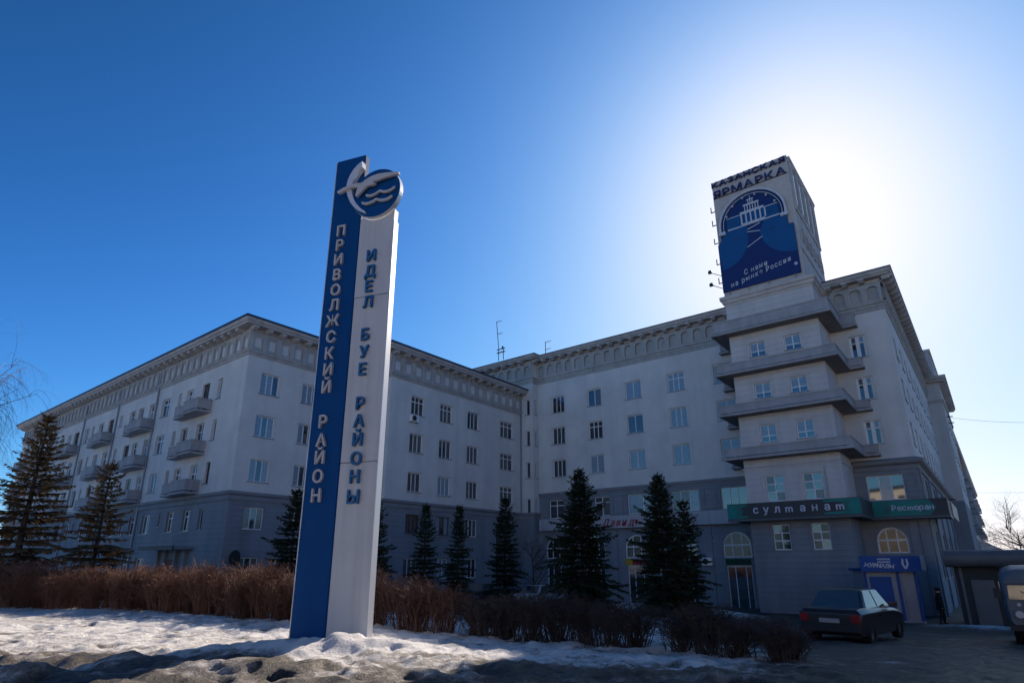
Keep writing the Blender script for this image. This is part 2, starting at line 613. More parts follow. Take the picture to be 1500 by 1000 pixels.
# ------------------------------------------------------------------ building kit
REVEAL = 0.26


def wall(fr, name, u0, v0, rz, length, z0, z1, material, openings=()):
    """a wall standing on its facade line, x to the right as seen from outside, y inwards.
    openings: (x0, x1, za, zb) or (x0, x1, za, zb, spring) for an arched head"""
    mb = MB()
    xs = sorted(set([0.0, length] + [o[0] for o in openings] + [o[1] for o in openings]))
    zs = sorted(set([z0, z1] + [o[2] for o in openings] + [o[3] for o in openings]))
    xs = [x for x in xs if 0 <= x <= length]
    zs = [z for z in zs if z0 <= z <= z1]
    for i in range(len(xs) - 1):
        for k in range(len(zs) - 1):
            cx, cz = (xs[i] + xs[i + 1]) / 2, (zs[k] + zs[k + 1]) / 2
            if any(o[0] < cx < o[1] and o[2] < cz < o[3] for o in openings):
                continue
            mb.quad((xs[i], 0, zs[k]), (xs[i + 1], 0, zs[k]), (xs[i + 1], 0, zs[k + 1]), (xs[i], 0, zs[k + 1]))
    d = REVEAL
    for o in openings:
        x0, x1, za, zb = o[:4]
        sp = o[4] if len(o) > 4 else zb
        mb.quad((x0, 0, za), (x0, d, za), (x0, d, sp), (x0, 0, sp))
        mb.quad((x1, 0, za), (x1, 0, sp), (x1, d, sp), (x1, d, za))
        mb.quad((x0, 0, za), (x1, 0, za), (x1, d, za), (x0, d, za))
        if len(o) == 4:
            mb.quad((x0, 0, zb), (x0, d, zb), (x1, d, zb), (x1, 0, zb))
        else:
            cx, r, h = (x0 + x1) / 2, (x1 - x0) / 2, zb - sp
            n = 12
            arc = [(cx - r * math.cos(math.pi * q / n), sp + h * math.sin(math.pi * q / n)) for q in range(n + 1)]
            for q in range(n):
                a, b = arc[q], arc[q + 1]
                mb.quad((a[0], 0, a[1]), (a[0], d, a[1]), (b[0], d, b[1]), (b[0], 0, b[1]))
                mb.quad((a[0], 0, a[1]), (b[0], 0, b[1]), (b[0], 0, zb), (a[0], 0, zb))
    me = bpy.data.meshes.new(name)
    me.from_pydata(mb.v, [], mb.f)
    me.validate()
    return ob(name, me, material, fr.root, fr.loc(u0, v0), rz)


_win = {}


def win_mesh(w, h, kind):
    key = (round(w, 2), round(h, 2), kind)
    if key in _win:
        return _win[key]
    mb = MB()
    t, y0, y1 = 0.065, 0.0, 0.07
    mb.box(0, w, y0, y1, 0, t); mb.box(0, w, y0, y1, h - t, h)
    mb.box(0, t, y0, y1, t, h - t); mb.box(w - t, w, y0, y1, t, h - t)
    panes = []
    m = 0.035
    def cols(n, za, zb):
        x = [t + (w - 2 * t) * i / n for i in range(n + 1)]
        for i in range(1, n):
            mb.box(x[i] - m, x[i] + m, y0, y1, za, zb)
        for i in range(n):
            panes.append((x[i] + (m if i else 0), x[i + 1] - (m if i < n - 1 else 0), za, zb))
    if kind == 'c1': cols(1, t, h - t)
    elif kind == 'c2': cols(2, t, h - t)
    elif kind == 'c3': cols(3, t, h - t)
    elif kind in ('c3t', 'c2t', 'x4', 'x6'):
        n = 3 if kind == 'c3t' else 2
        if kind == 'x6':
            za, zb = h * .36, h * .66
            mb.box(t, w - t, y0, y1, za - m, za + m); mb.box(t, w - t, y0, y1, zb - m, zb + m)
            cols(n, t, za - m); cols(n, za + m, zb - m); cols(n, zb + m, h - t)
        else:
            zc = h * (0.70 if kind != 'x4' else 0.36)
            mb.box(t, w - t, y0, y1, zc - m, zc + m)
            cols(n, t, zc - m); cols(n, zc + m, h - t)
    elif kind == 'wide2':
        mb.box(t, .14, y0, y1, t, h - t); mb.box(.38, .62, y0 - .03, y1, t, h - t); mb.box(w - .14, w - t, y0, y1, t, h - t)
        zc = h * .68
        for a_, b_ in ((.14, .38), (.62, w - .14)):
            mb.box(a_, b_, y0, y1, zc - m, zc + m)
            panes.append((a_, b_, t, zc - m)); panes.append((a_, b_, zc + m, h - t))
    elif kind == 'asym':
        xm = w * .64
        mb.box(xm - m, xm + m, y0, y1, t, h - t)
        panes.append((t, xm - m, t, h - t)); panes.append((xm + m, w - t, t, h - t))
    me = mb.mesh('window')
    pm = []
    for (a, b, c, d) in panes:
        p = MB().box(a, b, 0.03, 0.04, c, d).mesh('pane')
        pm.append(p)
    sill = MB().box(-0.08, w + 0.08, -REVEAL * 0.55 - 0.07, -0.003, -0.06, -0.005).mesh('sill')
    _win[key] = (me, pm, sill)
    return _win[key]


GLASS_MIX = [('glass_dark', .5), ('glass_curtain_grey', .2), ('glass_curtain_blue', .16), ('glass_sky', .14)]


def pick_glass(mix=None):
    mix = mix or GLASS_MIX
    t = rng.random() * sum(q[1] for q in mix)
    for n, q in mix:
        t -= q
        if t <= 0:
            return n
    return mix[0][0]


def window(fr, u, v, rz, z, w, h, kind, frame='pvc', mix=None, panes=None, sill=True):
    """u, v: facade point of the window's left lower corner"""
    me, pm, sl = win_mesh(w, h, kind)
    dx, dy = (0, REVEAL * 0.55) if rz == 0 else (-REVEAL * 0.55, 0)
    o = ob('window', me, None, fr.root, fr.loc(u + dx, v + dy, z), rz)
    set_mat(o, frame)
    base = pick_glass(mix)
    for i, p in enumerate(pm):
        q = bpy.data.objects.new('pane', p)
        COL.objects.link(q)
        q.parent = o
        set_mat(q, panes[i % len(panes)] if panes else (base if rng.random() < .7 else pick_glass(mix)))
    if sill:
        s = bpy.data.objects.new('sill', sl)
        COL.objects.link(s)
        s.parent = o
        set_mat(s, 'grey_metal')
    return o


def arch_window(fr, u, v, rz, za, spring, r, h, nbar=2, panes=None, frame='pvc'):
    """arched window, u,v at its left jamb"""
    w = 2 * r
    n = 16
    mb = MB()
    t = 0.12
    outer = [(0, za)] + [(r - r * math.cos(math.pi * q / n), spring + h * math.sin(math.pi * q / n)) for q in range(n + 1)] + [(w, za)]
    inner = [(t, za)] + [(r - (r - t) * math.cos(math.pi * q / n), spring + (h - t) * math.sin(math.pi * q / n)) for q in range(n + 1)] + [(w - t, za)]
    mb.strip(outer, inner, 0, .08)
    mb.box(t, w - t, 0, .08, za, za + .08)
    tr = spring + 0.05 if spring - za > .45 else None
    if tr:
        mb.box(t, w - t, 0.002, .082, tr - .05, tr + .05)
    for k in range(1, nbar + 1):
        x = w * k / (nbar + 1)
        top = spring + (h - t) * math.sqrt(max(0, 1 - ((x - r) / (r - t)) ** 2))
        if tr:
            mb.box(x - .04, x + .04, 0, .08, tr + .05, top)
            mb.box(x - .04, x + .04, 0, .08, za + .08, tr - .05)
        else:
            mb.box(x - .04, x + .04, 0, .08, za + .08, top)
    dx, dy = (0, REVEAL * 0.5) if rz == 0 else (-REVEAL * 0.5, 0)
    o = ob('window', mb, frame, fr.root, fr.loc(u + dx, v + dy, 0), rz)
    p = MB().prism([(x, z) for x, z in inner] , .03, .04)
    ob('pane', p, panes or 'glass_curtain_grey', o)
    return o


def surround(fr, u, v, rz, z, w, h, mname='stucco', b=0.13, gap=0.10, proud=0.03):
    mb = MB()
    x0, x1, z0, z1 = -gap - b, w + gap + b, -gap, h + gap + b
    mb.box(x0, x0 + b, -proud, 0.01, z0, z1); mb.box(x1 - b, x1, -proud, 0.01, z0, z1)
    mb.box(x0 + b, x1 - b, -proud, 0.01, z1 - b, z1)
    return ob('window_surround', mb, mname, fr.root, fr.loc(u, v, z), rz)


def offset_path(path, o, closed):
    out = []
    n = len(path)
    for i in range(n):
        p = Vector(path[i])
        if closed or 0 < i < n - 1:
            a = (p - Vector(path[i - 1])).normalized()
            b = (Vector(path[(i + 1) % n]) - p).normalized()
        elif i == 0:
            a = b = (Vector(path[1]) - p).normalized()
        else:
            a = b = (p - Vector(path[i - 1])).normalized()
        na, nb = Vector((a.y, -a.x)), Vector((b.y, -b.x))
        if (na - nb).length < 1e-6:
            q = p + na * o
        else:
            q = p + (na + nb) * (o / (1 + na.dot(nb)))
        out.append((q.x, q.y))
    return out


def sweep(fr, name, path, profile, material, closed=False, parent=None, loop_profile=True):
    """sweep an (outward offset, z) profile along a plan path, mitred at the corners"""
    mb = MB()
    rows = []
    for (o, z) in profile:
        pts = offset_path(path, o, closed)
        rows.append([(p[0] - fr.u0, p[1] - fr.v0, z - fr.z0) for p in pts])
    n = len(path)
    k = len(profile)
    base = len(mb.v)
    for r_ in rows:
        mb.v += r_
    segs = n if closed else n - 1
    kk = k if loop_profile else k - 1
    for a in range(kk):
        b = (a + 1) % k
        for i in range(segs):
            j = (i + 1) % n
            mb.f.append((base + a * n + i, base + a * n + j, base + b * n + j, base + b * n + i))
    if not closed and loop_profile:
        mb.f.append(tuple(base + a * n for a in range(k)))
        mb.f.append(tuple(base + a * n + n - 1 for a in reversed(range(k))))
    return ob(name, mb, material, parent or fr.root)


def frieze_rect_mesh(w, h):
    mb = MB()
    pw = w * 0.17
    # pilaster halves at both sides, recessed field with a raised panel
    mb.box(0, pw, -0.13, 0.02, 0, h); mb.box(w - pw, w, -0.13, 0.02, 0, h)
    mb.box(pw, w - pw, -0.05, 0.02, 0, 0.16); mb.box(pw, w - pw, -0.05, 0.02, h - 0.12, h)
    mb.box(pw, w - pw, 0.012, 0.02, 0.16, h - 0.12)
    mb.box(pw + .05, pw + .10, -0.035, 0.012, 0.21, h - 0.17); mb.box(w - pw - .10, w - pw - .05, -0.035, 0.012, 0.21, h - 0.17)
    mb.box(pw + .10, w - pw - .10, -0.035, 0.012, 0.21, 0.26); mb.box(pw + .10, w - pw - .10, -0.035, 0.012, h - 0.22, h - 0.17)
    mb.box(w - pw - .02, w, -0.21, -0.13, -0.12, 0.03); mb.box(0, pw + .02, -0.21, -0.13, -0.12, 0.03)
    return mb.mesh('frieze_panel')


def frieze_arch_mesh(w, h):
    mb = MB()
    r = w * 0.31
    cx = w / 2
    za, sp = h * .12, h * .86 - r * .75
    n = 8
    arc = [(cx - r, za)] + [(cx - r * math.cos(math.pi * q / n), sp + r * .75 * math.sin(math.pi * q / n)) for q in range(n + 1)] + [(cx + r, za)]
    mb.quad((0, 0, 0), (w, 0, 0), (w, 0, za), (0, 0, za))
    mb.quad((0, 0, za), (cx - r, 0, za), (cx - r, 0, sp), (0, 0, sp))
    mb.quad((cx + r, 0, za), (w, 0, za), (w, 0, sp), (cx + r, 0, sp))
    top = h
    aa = arc[1:-1]
    mb.quad((0, 0, sp), (cx - r, 0, sp), (cx - r, 0, top), (0, 0, top))
    mb.quad((cx + r, 0, sp), (w, 0, sp), (w, 0, top), (cx + r, 0, top))
    for q in range(n):
        a, b = aa[q], aa[q + 1]
        mb.quad((a[0], 0, a[1]), (b[0], 0, b[1]), (b[0], 0, top), (a[0], 0, top))
    d = 0.2
    for q in range(len(arc) - 1):
        a, b = arc[q], arc[q + 1]
        mb.quad((a[0], 0, a[1]), (a[0], d, a[1]), (b[0], d, b[1]), (b[0], 0, b[1]))
    mb.quad((cx - r, 0, za), (cx + r, 0, za), (cx + r, d, za), (cx - r, d, za))
    mb.poly([(p[0], d, p[1]) for p in arc])
    me = bpy.data.meshes.new('frieze_panel')
    me.from_pydata(mb.v, [], mb.f)
    return me


def bracket_mesh(w=0.36, d=0.62, h=0.27):
    mb = MB()
    mb.box(-w / 2, w / 2, -d, 0.05, 0.08, h)
    mb.prism([(-w / 2 + .03, 0), (w / 2 - .03, 0), (w / 2 - .03, .08), (-w / 2 + .03, .08)], -d * .72, 0.05)
    return mb.mesh('bracket')


BR = bracket_mesh()
_fz = {}


def frieze_run(fr, u, v, rz, length, z0, z1, style, zb, pitch=1.06, inset=0.0, brackets=True, panels=True, skip=None):
    n = max(1, round(length / pitch))
    w = length / n
    key = (round(w, 3), round(z1 - z0, 3), style)
    if key not in _fz:
        _fz[key] = frieze_rect_mesh(w, z1 - z0) if style == 'rect' else frieze_arch_mesh(w, z1 - z0)
    c, s = math.cos(rz), math.sin(rz)
    for i in range(n):
        x = i * w
        if skip and skip(x + w / 2):
            continue
        if panels:
            ob('frieze_panel', _fz[key], 'frieze', fr.root, fr.loc(u + c * x, v + s * x, z0), rz)
        if brackets:
            ob('bracket', BR, 'cornice', fr.root, fr.loc(u + c * x + c * w * .0 + (c * w if i == 0 and False else 0), v + s * x, zb), rz)


def parapet_pieces(fr, name_parent, path, z0, z1, material, t=0.07, slot=0.09, parent=None):
    return sweep(fr, 'parapet', path, [(0, z0 + slot), (0, z1), (-t, z1), (-t, z0 + slot)], material, parent=parent)


# ------------------------------------------------------------------ the residential wing on the left
HE_F, HE_C = 15.94, 18.5
E = Frame('apartment_building', 'long grey five-storey residential wing with balconies left of and behind the pylon', 'building', -38.2, 18.95, 0.0)
EP = [(-91.3, 18.95), (-38.2, 18.95), (-38.2, 28.4), (-34.35, 28.4), (-34.35, 44.74), (-47, 44.74), (-47, 32), (-91.3, 32)]
ROWS_E = [(1.0, 1.5), (4.25, 1.42), (7.35, 1.48), (10.38, 1.48), (13.4, 1.48)]
BASE = -1.6
BELT_E = 6.35

# window columns of the long facade: (u0, width, kind)
Lcols = []
bay = [(-42.12, .62, 'n'), (-44.5, 1.12, 'd'), (-47.05, 1.1, 'w'), (-48.5, .55, 's'), (-51.45, 1.4, 'w')]
Lcols += bay
bay2 = [(-53.9, 1.12, 'd'), (-56.2, 1.12, 'w'), (-58.05, 1.15, 'w'), (-60.3, .65, 's')]
Lcols += bay2
bay3 = [(-63.0, 1.25, 'd'), (-65.4, 1.2, 'w'), (-67.2, .55, 's'), (-69.3, 1.2, 'w')]
Lcols += bay3
bay4 = [(-72.3, 1.4, 'd'), (-74.4, 1.3, 'w'), (-76.5, 1.15, 'w'), (-78.2, .6, 's')]
Lcols += bay4
Lcols += [(-81.0, 1.3, 'd'), (-83.3, 1.2, 'w'), (-85.2, .6, 's'), (-87.4, 1.3, 'w'), (-89.9, 1.0, 'w')]
U0L = -91.3
lo, up = [], []
for (uu, w, k) in Lcols:
    for r_, (z, h) in enumerate(ROWS_E):
        if k == 's' and r_ > 0:
            zz, hh = z + .45, h - .45
        else:
            zz, hh = z, h
        if k == 'd' and r_ >= 2:
            zz, hh = z - .55, h + .55
        if k == 'n' and r_ == 0:
            continue
        if r_ == 0 and -49 < uu < -43:
            continue
        (lo if zz + hh < BELT_E else up).append((uu, w, zz, hh, k, r_))
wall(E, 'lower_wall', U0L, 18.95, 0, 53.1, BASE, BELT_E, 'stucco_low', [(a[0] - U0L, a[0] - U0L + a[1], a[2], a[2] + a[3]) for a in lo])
wall(E, 'upper_wall', U0L, 18.95, 0, 53.1, BELT_E, HE_C - .2, 'stucco', [(a[0] - U0L, a[0] - U0L + a[1], a[2], a[2] + a[3]) for a in up])
for (uu, w, z, h, k, r_) in lo + up:
    kind = {'n': 'c1', 's': 'c1', 'd': 'c2t', 'w': rng.choice(['c2', 'c2t', 'c3'])}[k]
    window(E, uu, 18.95, 0, z, w, h, kind, frame=('pvc' if rng.random() < .6 else ('wood_white' if rng.random() < .7 else 'wood_brown')),
           mix=[('glass_dark', .55), ('glass_curtain_grey', .3), ('glass_curtain_blue', .15)])
# E1, S, E2 faces
E1 = [(20.05, 1.4), (23.3, 1.4), (26.2, 1.4)]
op_l = [(c - 18.95, c - 18.95 + w, z, z + h) for c, w in E1 for z, h in ROWS_E[:2]]
op_u = [(c - 18.95, c - 18.95 + w, z, z + h) for c, w in E1 for z, h in ROWS_E[2:]]
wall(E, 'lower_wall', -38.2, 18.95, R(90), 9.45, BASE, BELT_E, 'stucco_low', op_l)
wall(E, 'upper_wall', -38.2, 18.95, R(90), 9.45, BELT_E, HE_C - .2, 'stucco', op_u)
for ci, (c, w) in enumerate(E1):
    for ri, (z, h) in enumerate(ROWS_E):
        pn = ['glass_curtain_grey', 'glass_dark', 'glass_curtain_grey'] if ri < 2 else [['glass_curtain_blue', 'glass_dark', 'glass_curtain_blue'], ['glass_curtain_blue', 'glass_sky', 'glass_curtain_blue'], ['glass_curtain_blue', 'glass_curtain_blue', 'glass_dark']][ri - 2]
        window(E, -38.2, c, R(90), z, w, h, 'c3', panes=pn)
wall(E, 'lower_wall', -38.2, 28.4, 0, 3.85, BASE, BELT_E, 'stucco_low')
wall(E, 'upper_wall', -38.2, 28.4, 0, 3.85, BELT_E, HE_C - .2, 'stucco')
E2 = [(30.55, 1.4, 'c3'), (33.75, 1.45, 'c3'), (37.1, 1.5, 'c3'), (41.6, 1.9, 'c3t')]
GATE = (41.1 - 28.4, 43.9 - 28.4, BASE, 5.5)
op_l = [(c - 28.4, c - 28.4 + w, z, z + h) for c, w, k in E2[:3] for z, h in ROWS_E[:2]] + [GATE]
op_u = [(c - 28.4, c - 28.4 + w, z, z + h) for c, w, k in E2 for z, h in ROWS_E[2:]]
wall(E, 'lower_wall', -34.35, 28.4, R(90), 16.34, BASE, BELT_E, 'stucco_low', op_l)
wall(E, 'upper_wall', -34.35, 28.4, R(90), 16.34, BELT_E, HE_C - .2, 'stucco', op_u)
for ci, (c, w, k) in enumerate(E2):
    for ri, (z, h) in enumerate(ROWS_E):
        if ci == 3 and ri < 2:
            continue
        kind = 'c3t' if ri == 4 and ci < 2 else k
        fm = 'wood_brown' if (ri == 1 and ci < 2) else 'pvc'
        mx = [('glass_dark', .5), ('glass_curtain_grey', .32), ('glass_curtain_blue', .18)]
        pn = ['glass_curtain_red', 'glass_curtain_grey', 'glass_dark'] if (ri == 2 and ci == 0) else None
        window(E, -34.35, c, R(90), z, w, h, kind, frame=fm, mix=mx, panes=pn)
# passage behind the gateway
mb = MB()
mb.quad((0, 0, BASE), (0, 6, BASE), (0, 6, 5.5), (0, 0, 5.5)); mb.quad((2.8, 0, BASE), (2.8, 6, BASE), (2.8, 6, 5.5), (2.8, 0, 5.5))
mb.quad((0, 0, 5.5), (2.8, 0, 5.5), (2.8, 6, 5.5), (0, 6, 5.5)); mb.quad((0, 6, BASE), (2.8, 6, BASE), (2.8, 6, 5.5), (0, 6, 5.5))
ob('gateway_passage', mb, 'stucco_low', E.root, E.loc(-34.35 - REVEAL, 41.1), R(90))
# plain back walls
mb = MB()
for a, b in [(4, 5), (5, 6), (6, 7), (7, 0)]:
    p, q = EP[a], EP[b]
    P, Q = E.loc(*p), E.loc(*q)
    mb.quad((P[0], P[1], BASE), (Q[0], Q[1], BASE), (Q[0], Q[1], HE_C - .2), (P[0], P[1], HE_C - .2))
ob('rear_wall', mb, 'stucco', E.root)
# horizontal mouldings, cornice, roof edge
EPc = EP
sweep(E, 'belt_course', EPc, [(-.02, 6.05), (.10, 6.05), (.12, 6.2), (.07, 6.22), (.07, 6.34), (.22, 6.46), (.24, 6.62), (-.02, 6.66)], 'belt', True)
sweep(E, 'architrave', EPc, [(-.02, 15.94), (.07, 15.94), (.09, 16.1), (.16, 16.14), (.18, 16.28), (-.02, 16.30)], 'frieze', True)
sweep(E, 'bed_moulding', EPc, [(-.02, 17.50), (.10, 17.50), (.14, 17.62), (.2, 17.66), (-.02, 17.66)], 'frieze', True)
sweep(E, 'cornice', EPc, [(-.3, 17.93), (.72, 17.93), (.74, 18.06), (.84, 18.10), (.90, 18.30), (-.3, 18.30)], 'cornice', True)
rf = sweep(E, 'roof', EPc, [(.90, 18.302), (.96, 18.31), (.96, 18.44), (.80, 18.50), (-1.6, 18.95), (-1.6, 18.302)], 'roof_metal', True)
cap = offset_path(EPc, -1.55, True)
ob('roof_top', MB().prismz([E.loc(*p)[:2] for p in cap], 18.6, 18.9), 'roof_metal', E.root)
# frieze panels and brackets
FZ0, FZ1, FBR = 16.30, 17.50, 17.66
frieze_run(E, -91.3, 18.95, 0, 53.1, FZ0, FZ1, 'rect', FBR)
frieze_run(E, -38.2, 18.95, R(90), 9.45, FZ0, FZ1, 'rect', FBR)
frieze_run(E, -38.2, 28.4, 0, 3.85, FZ0, FZ1, 'rect', FBR, skip=lambda x: x < .4)
frieze_run(E, -34.35, 28.4, R(90), 16.34, FZ0, FZ1, 'rect', FBR)
# drainpipes
for uu in (-52.4, -60.9, -69.7, -79.0, -88.3):
    x, y, _ = E.loc(uu, 18.95)
    ob('drainpipe', MB().tube([(x, y - .10, 17.4), (x, y - .10, 0.2)], .07, 8), 'grey_metal', E.root)
x, y, _ = E.loc(-34.35, 44.6)
ob('drainpipe', MB().tube([(x + .10, y, 17.4), (x + .10, y, 0.2)], .06, 8), 'grey_metal', E.root)


POST = MB().box(0, .04, 0, .043, 0, .16).mesh('post')


def balcony(u0, u1, depth, z, h=0.98):
    """slab, parapet panels and rail, hung on the long facade"""
    x0, y, _ = E.loc(u0, 18.95)
    x1 = x0 + (u1 - u0)
    o = ob('balcony', MB().box(x0, x1, y - depth, y + .0 - .004, z, z + .14), 'parapet', E.root)
    path = [(x0 + .04, y - .01), (x0 + .04, y - depth + .04), (x1 - .04, y - depth + .04), (x1 - .04, y - .01)]
    fr2 = type('F', (), dict(u0=0, v0=0, z0=0, root=E.root))
    sweep(fr2, 'parapet', path, [(0, z + .24), (0, z + h - .08), (-.05, z + h - .08), (-.05, z + .24)], 'parapet', parent=o)
    sweep(fr2, 'rail', path, [(.03, z + h - .078), (.03, z + h), (-.08, z + h), (-.08, z + h - .078)], 'parapet', parent=o)
    n = max(2, int((u1 - u0) / .5))
    for i in range(n + 1):
        px = x0 + .05 + (x1 - x0 - .14) * i / n
        ob('post', POST, 'parapet', o, (px, y - depth + .042, z + .14))
    return o


for (ur, ) in ((-42.6,), (-52.4,), (-61.0,), (-70.2,), (-79.4,)):
    for z in (6.68, 9.42, 12.45):
        balcony(ur - 2.35, ur, 1.05, z)
        balcony(ur - 4.5, ur - 2.40, .72, z + .02, .92)
for ur in (-87.4,):
    for z in (6.68, 9.42, 12.45):
        balcony(ur - 2.0, ur, .9, z)
# entrance canopy on the long facade, round dish by the corner
x, y, _ = E.loc(-47.6, 18.95)
c_ = ob('entrance_canopy', MB().box(x, x + 5.4, y - 1.25, y - .003, 3.02, 3.2), 'belt', E.root)
ob('roof_edge', MB().box(x - .05, x + 5.45, y - 1.33, y - 1.25, 2.98, 3.26), 'dark_metal', c_)
for dx in (.4, 1.6, 3.2, 4.6):
    ob('entrance_post', MB().box(x + dx, x + dx + .22, y - .25, y - .002, BASE, 3.015), 'belt', E.root)
ob('entrance_door', MB().box(x + 2.0, x + 3.0, y - .05, y - .001, BASE + 1, 2.4), 'wood_brown', E.root)
dm = MB()
for k in range(5):
    a = k / 5
    dm.disc_y(0, 0, .36 - .06 * k, -.10 - .03 * (4 - k), -.06 - .03 * (4 - k), 20)
dm.box(-.05, .05, -.10, .14, -.05, .05)
ds = ob('wall_lamp', dm, 'dark_metal', E.root, E.loc(-38.2 + .2, 19.62, 2.45), R(90))
ds.scale = (1, 1, 1.35)
# rooftop bits
x, y, _ = E.loc(-45.2, 20.0)
ob('roof_hatch', MB().box(x, x + .5, y, y + .4, 18.85, 19.12), 'grey_metal', E.root)

# ------------------------------------------------------------------ the taller block with the corner tower
HD_F, HD_C = 19.0, 21.75
D = Frame('corner_block', 'taller grey block with arched frieze niches, corner tower and stacked wide balconies', 'building', -3.2, 45.65, 0.0)
DP = [(-46, 44.75), (-32.9, 44.75), (-32.9, 45.65), (-3.2, 45.65), (-3.2, 75.6), (-16, 75.6), (-16, 59), (-46, 59)]
BELT_D = 8.3
ROWS_D = [(9.75, 1.6), (12.82, 1.6), (15.87, 1.58)]
VD = 45.65
colsD = [(-31.3, 1.42, 'c3'), (-27.3, 1.42, 'c2'), (-23.42, 1.5, 'c2'), (-19.45, 1.45, 'c3'), (-15.5, 1.5, 'c2')]
colR = [(-5.72, 1.0, 'c2t')]
O = -32.9
ups = [(c - O, c - O + w, z, z + h) for c, w, k in colsD + colR for z, h in ROWS_D]
wall(D, 'upper_wall', O, VD, 0, 29.7, BELT_D, HD_C - .3, 'stucco', ups)
sec = [(-31.8, 1.6, 'c2t'), (-27.0, 1.5, 'c2t'), (-23.8, 2.2, 'asym'), (-19.9, 2.3, 'c3'), (-15.9, 1.95, 'c3'), (-6.15, 2.1, 'c3')]
Z2, H2 = 6.05, 1.62
arches = [(-32.25, 1.05), (-28.2, 1.05), (-24.25, 1.05), (-20.2, 1.05), (-16.15, 1.05)]
ARZ, ARS, ARH = 2.55, 3.38, 1.02
low = [(c - O, c - O + w, Z2, Z2 + H2) for c, w, k in sec]
low += [(a - O, a - O + 2 * r, ARZ, ARS + ARH, ARS) for a, r in arches]
low += [(a - O + .15, a - O + 2 * r - .15, -0.95, 2.0) for a, r in arches]
low += [(-6.12 - O, -6.12 - O + 1.72, 2.75, 4.36, 3.5)]
low += [(-6.05 - O, -6.05 - O + 1.58, 0.4, 2.35)]
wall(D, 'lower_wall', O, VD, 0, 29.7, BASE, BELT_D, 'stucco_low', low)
for ci, (c, w, k) in enumerate(colsD):
    for ri, (z, h) in enumerate(ROWS_D):
        if (ci, ri) == (1, 1): kk, mx = 'c3t', [('glass_dark', 1)]
        elif ci == 3 and ri == 2: kk, mx = 'c3t', [('glass_curtain_blue', 1)]
        elif ci == 0: kk, mx = 'c3', [('glass_dark', .6), ('glass_sky', .25), ('glass_curtain_grey', .15)]
        elif ci >= 2: kk, mx = 'c2' if ri != 1 else k, [('glass_curtain_blue', .7), ('glass_dark', .3)]
        else: kk, mx = k, [('glass_dark', .5), ('glass_curtain_blue', .3), ('glass_curtain_grey', .2)]
        window(D, c, VD, 0, z, w, h, kk, mix=mx)
        surround(D, c, VD, 0, z, w, h)
for z, h in ROWS_D:
    window(D, colR[0][0], VD, 0, z, 1.0, h, 'wide2', panes=['glass_dark', 'glass_curtain_grey', 'glass_dark', 'glass_curtain_blue'])
    surround(D, colR[0][0], VD, 0, z, 1.0, h)
for i, (c, w, k) in enumerate(sec):
    pn = {2: ['glass_curtain_blue', 'glass_curtain_blue'], 3: ['glass_curtain_grey', 'glass_curtain_grey', 'glass_curtain_blue'], 4: ['glass_sky'], 5: ['glass_sky', 'glass_curtain_blue', 'glass_sky'], 0: ['glass_dark'], 1: ['glass_dark', 'glass_curtain_grey']}[i]
    window(D, c, VD, 0, Z2, w, H2, k, panes=pn, sill=False)
for i, (a, r) in enumerate(arches):
    arch_window(D, a, VD, 0, ARZ, ARS, r, ARH, 2, panes='glass_brown' if i % 2 == 0 else 'glass_dark')
arch_window(D, -6.12, VD, 0, 2.75, 3.5, .86, .86, 2, panes='glass_brown')
window(D, -6.05, VD, 0, .4, 1.58, 1.95, 'c3', panes=['glass_dark'], sill=False)
# ground-floor shopfronts under the arches
for i, (a, r) in enumerate(arches):
    x, y, _ = D.loc(a + .15, VD)
    w = 2 * r - .3
    o = ob('shopfront', MB().box(0, .07, 0, .07, -.95, 2.0).box(w - .07, w, 0, .07, -.95, 2.0).box(.07, w - .07, 0, .07, 1.9, 2.0).box(w * .32, w * .32 + .06, 0, .07, -.95, 1.9).box(w * .74, w * .74 + .06, 0, .07, -.95, 1.9), 'pvc', D.root, (x, y + .12, 0))
    ob('pane', MB().box(.07, w - .07, .03, .04, -.95, 1.9), 'glass_dark', o)
    ob('fascia_sign', MB().box(.0, w, -.19, -.13, 2.05, 2.45), 'green_sign' if i == 4 else ('red_letter' if i == 2 else 'belt'), o)
    if i == 2:
        ob('yellow_board', MB().box(-.12, .5, -.25, -.195, 2.02, 2.48), 'yellow_sign', o)
    ob('transom', MB().box(.0, w, -.02, .05, 2.0, 2.04), 'pvc', o)
# second-floor raised panels between windows
for (c, w) in [(-29.6, 1.9), (-25.2, 1.0), (-21.2, .9), (-17.2, 1.0), (-3.95, .62)]:
    x, y, _ = D.loc(c, VD)
    m_ = MB()
    m_.box(x, x + .07, y - .05, y + .01, 6.15, 7.75); m_.box(x + w - .07, x + w, y - .05, y + .01, 6.15, 7.75)
    m_.box(x + .07, x + w - .07, y - .05, y + .01, 7.68, 7.75); m_.box(x + .07, x + w - .07, y - .05, y + .01, 6.15, 6.22)
    ob('wall_panel', m_, 'belt', D.root)
# ground-floor pilasters
for c in (-29.85, -25.85, -21.85, -17.85, -4.2, -3.65):
    x, y, _ = D.loc(c, VD)
    ww = .95 if c < -10 else .42
    o = ob('pilaster', MB().box(x, x + ww, y - .09, y + .01, BASE, 3.9).box(x - .06, x + ww + .06, y - .15, y + .01, 3.9, 4.05).box(x, x + ww, y - .09, y + .01, 4.05, 4.88), 'stucco_low', D.root)
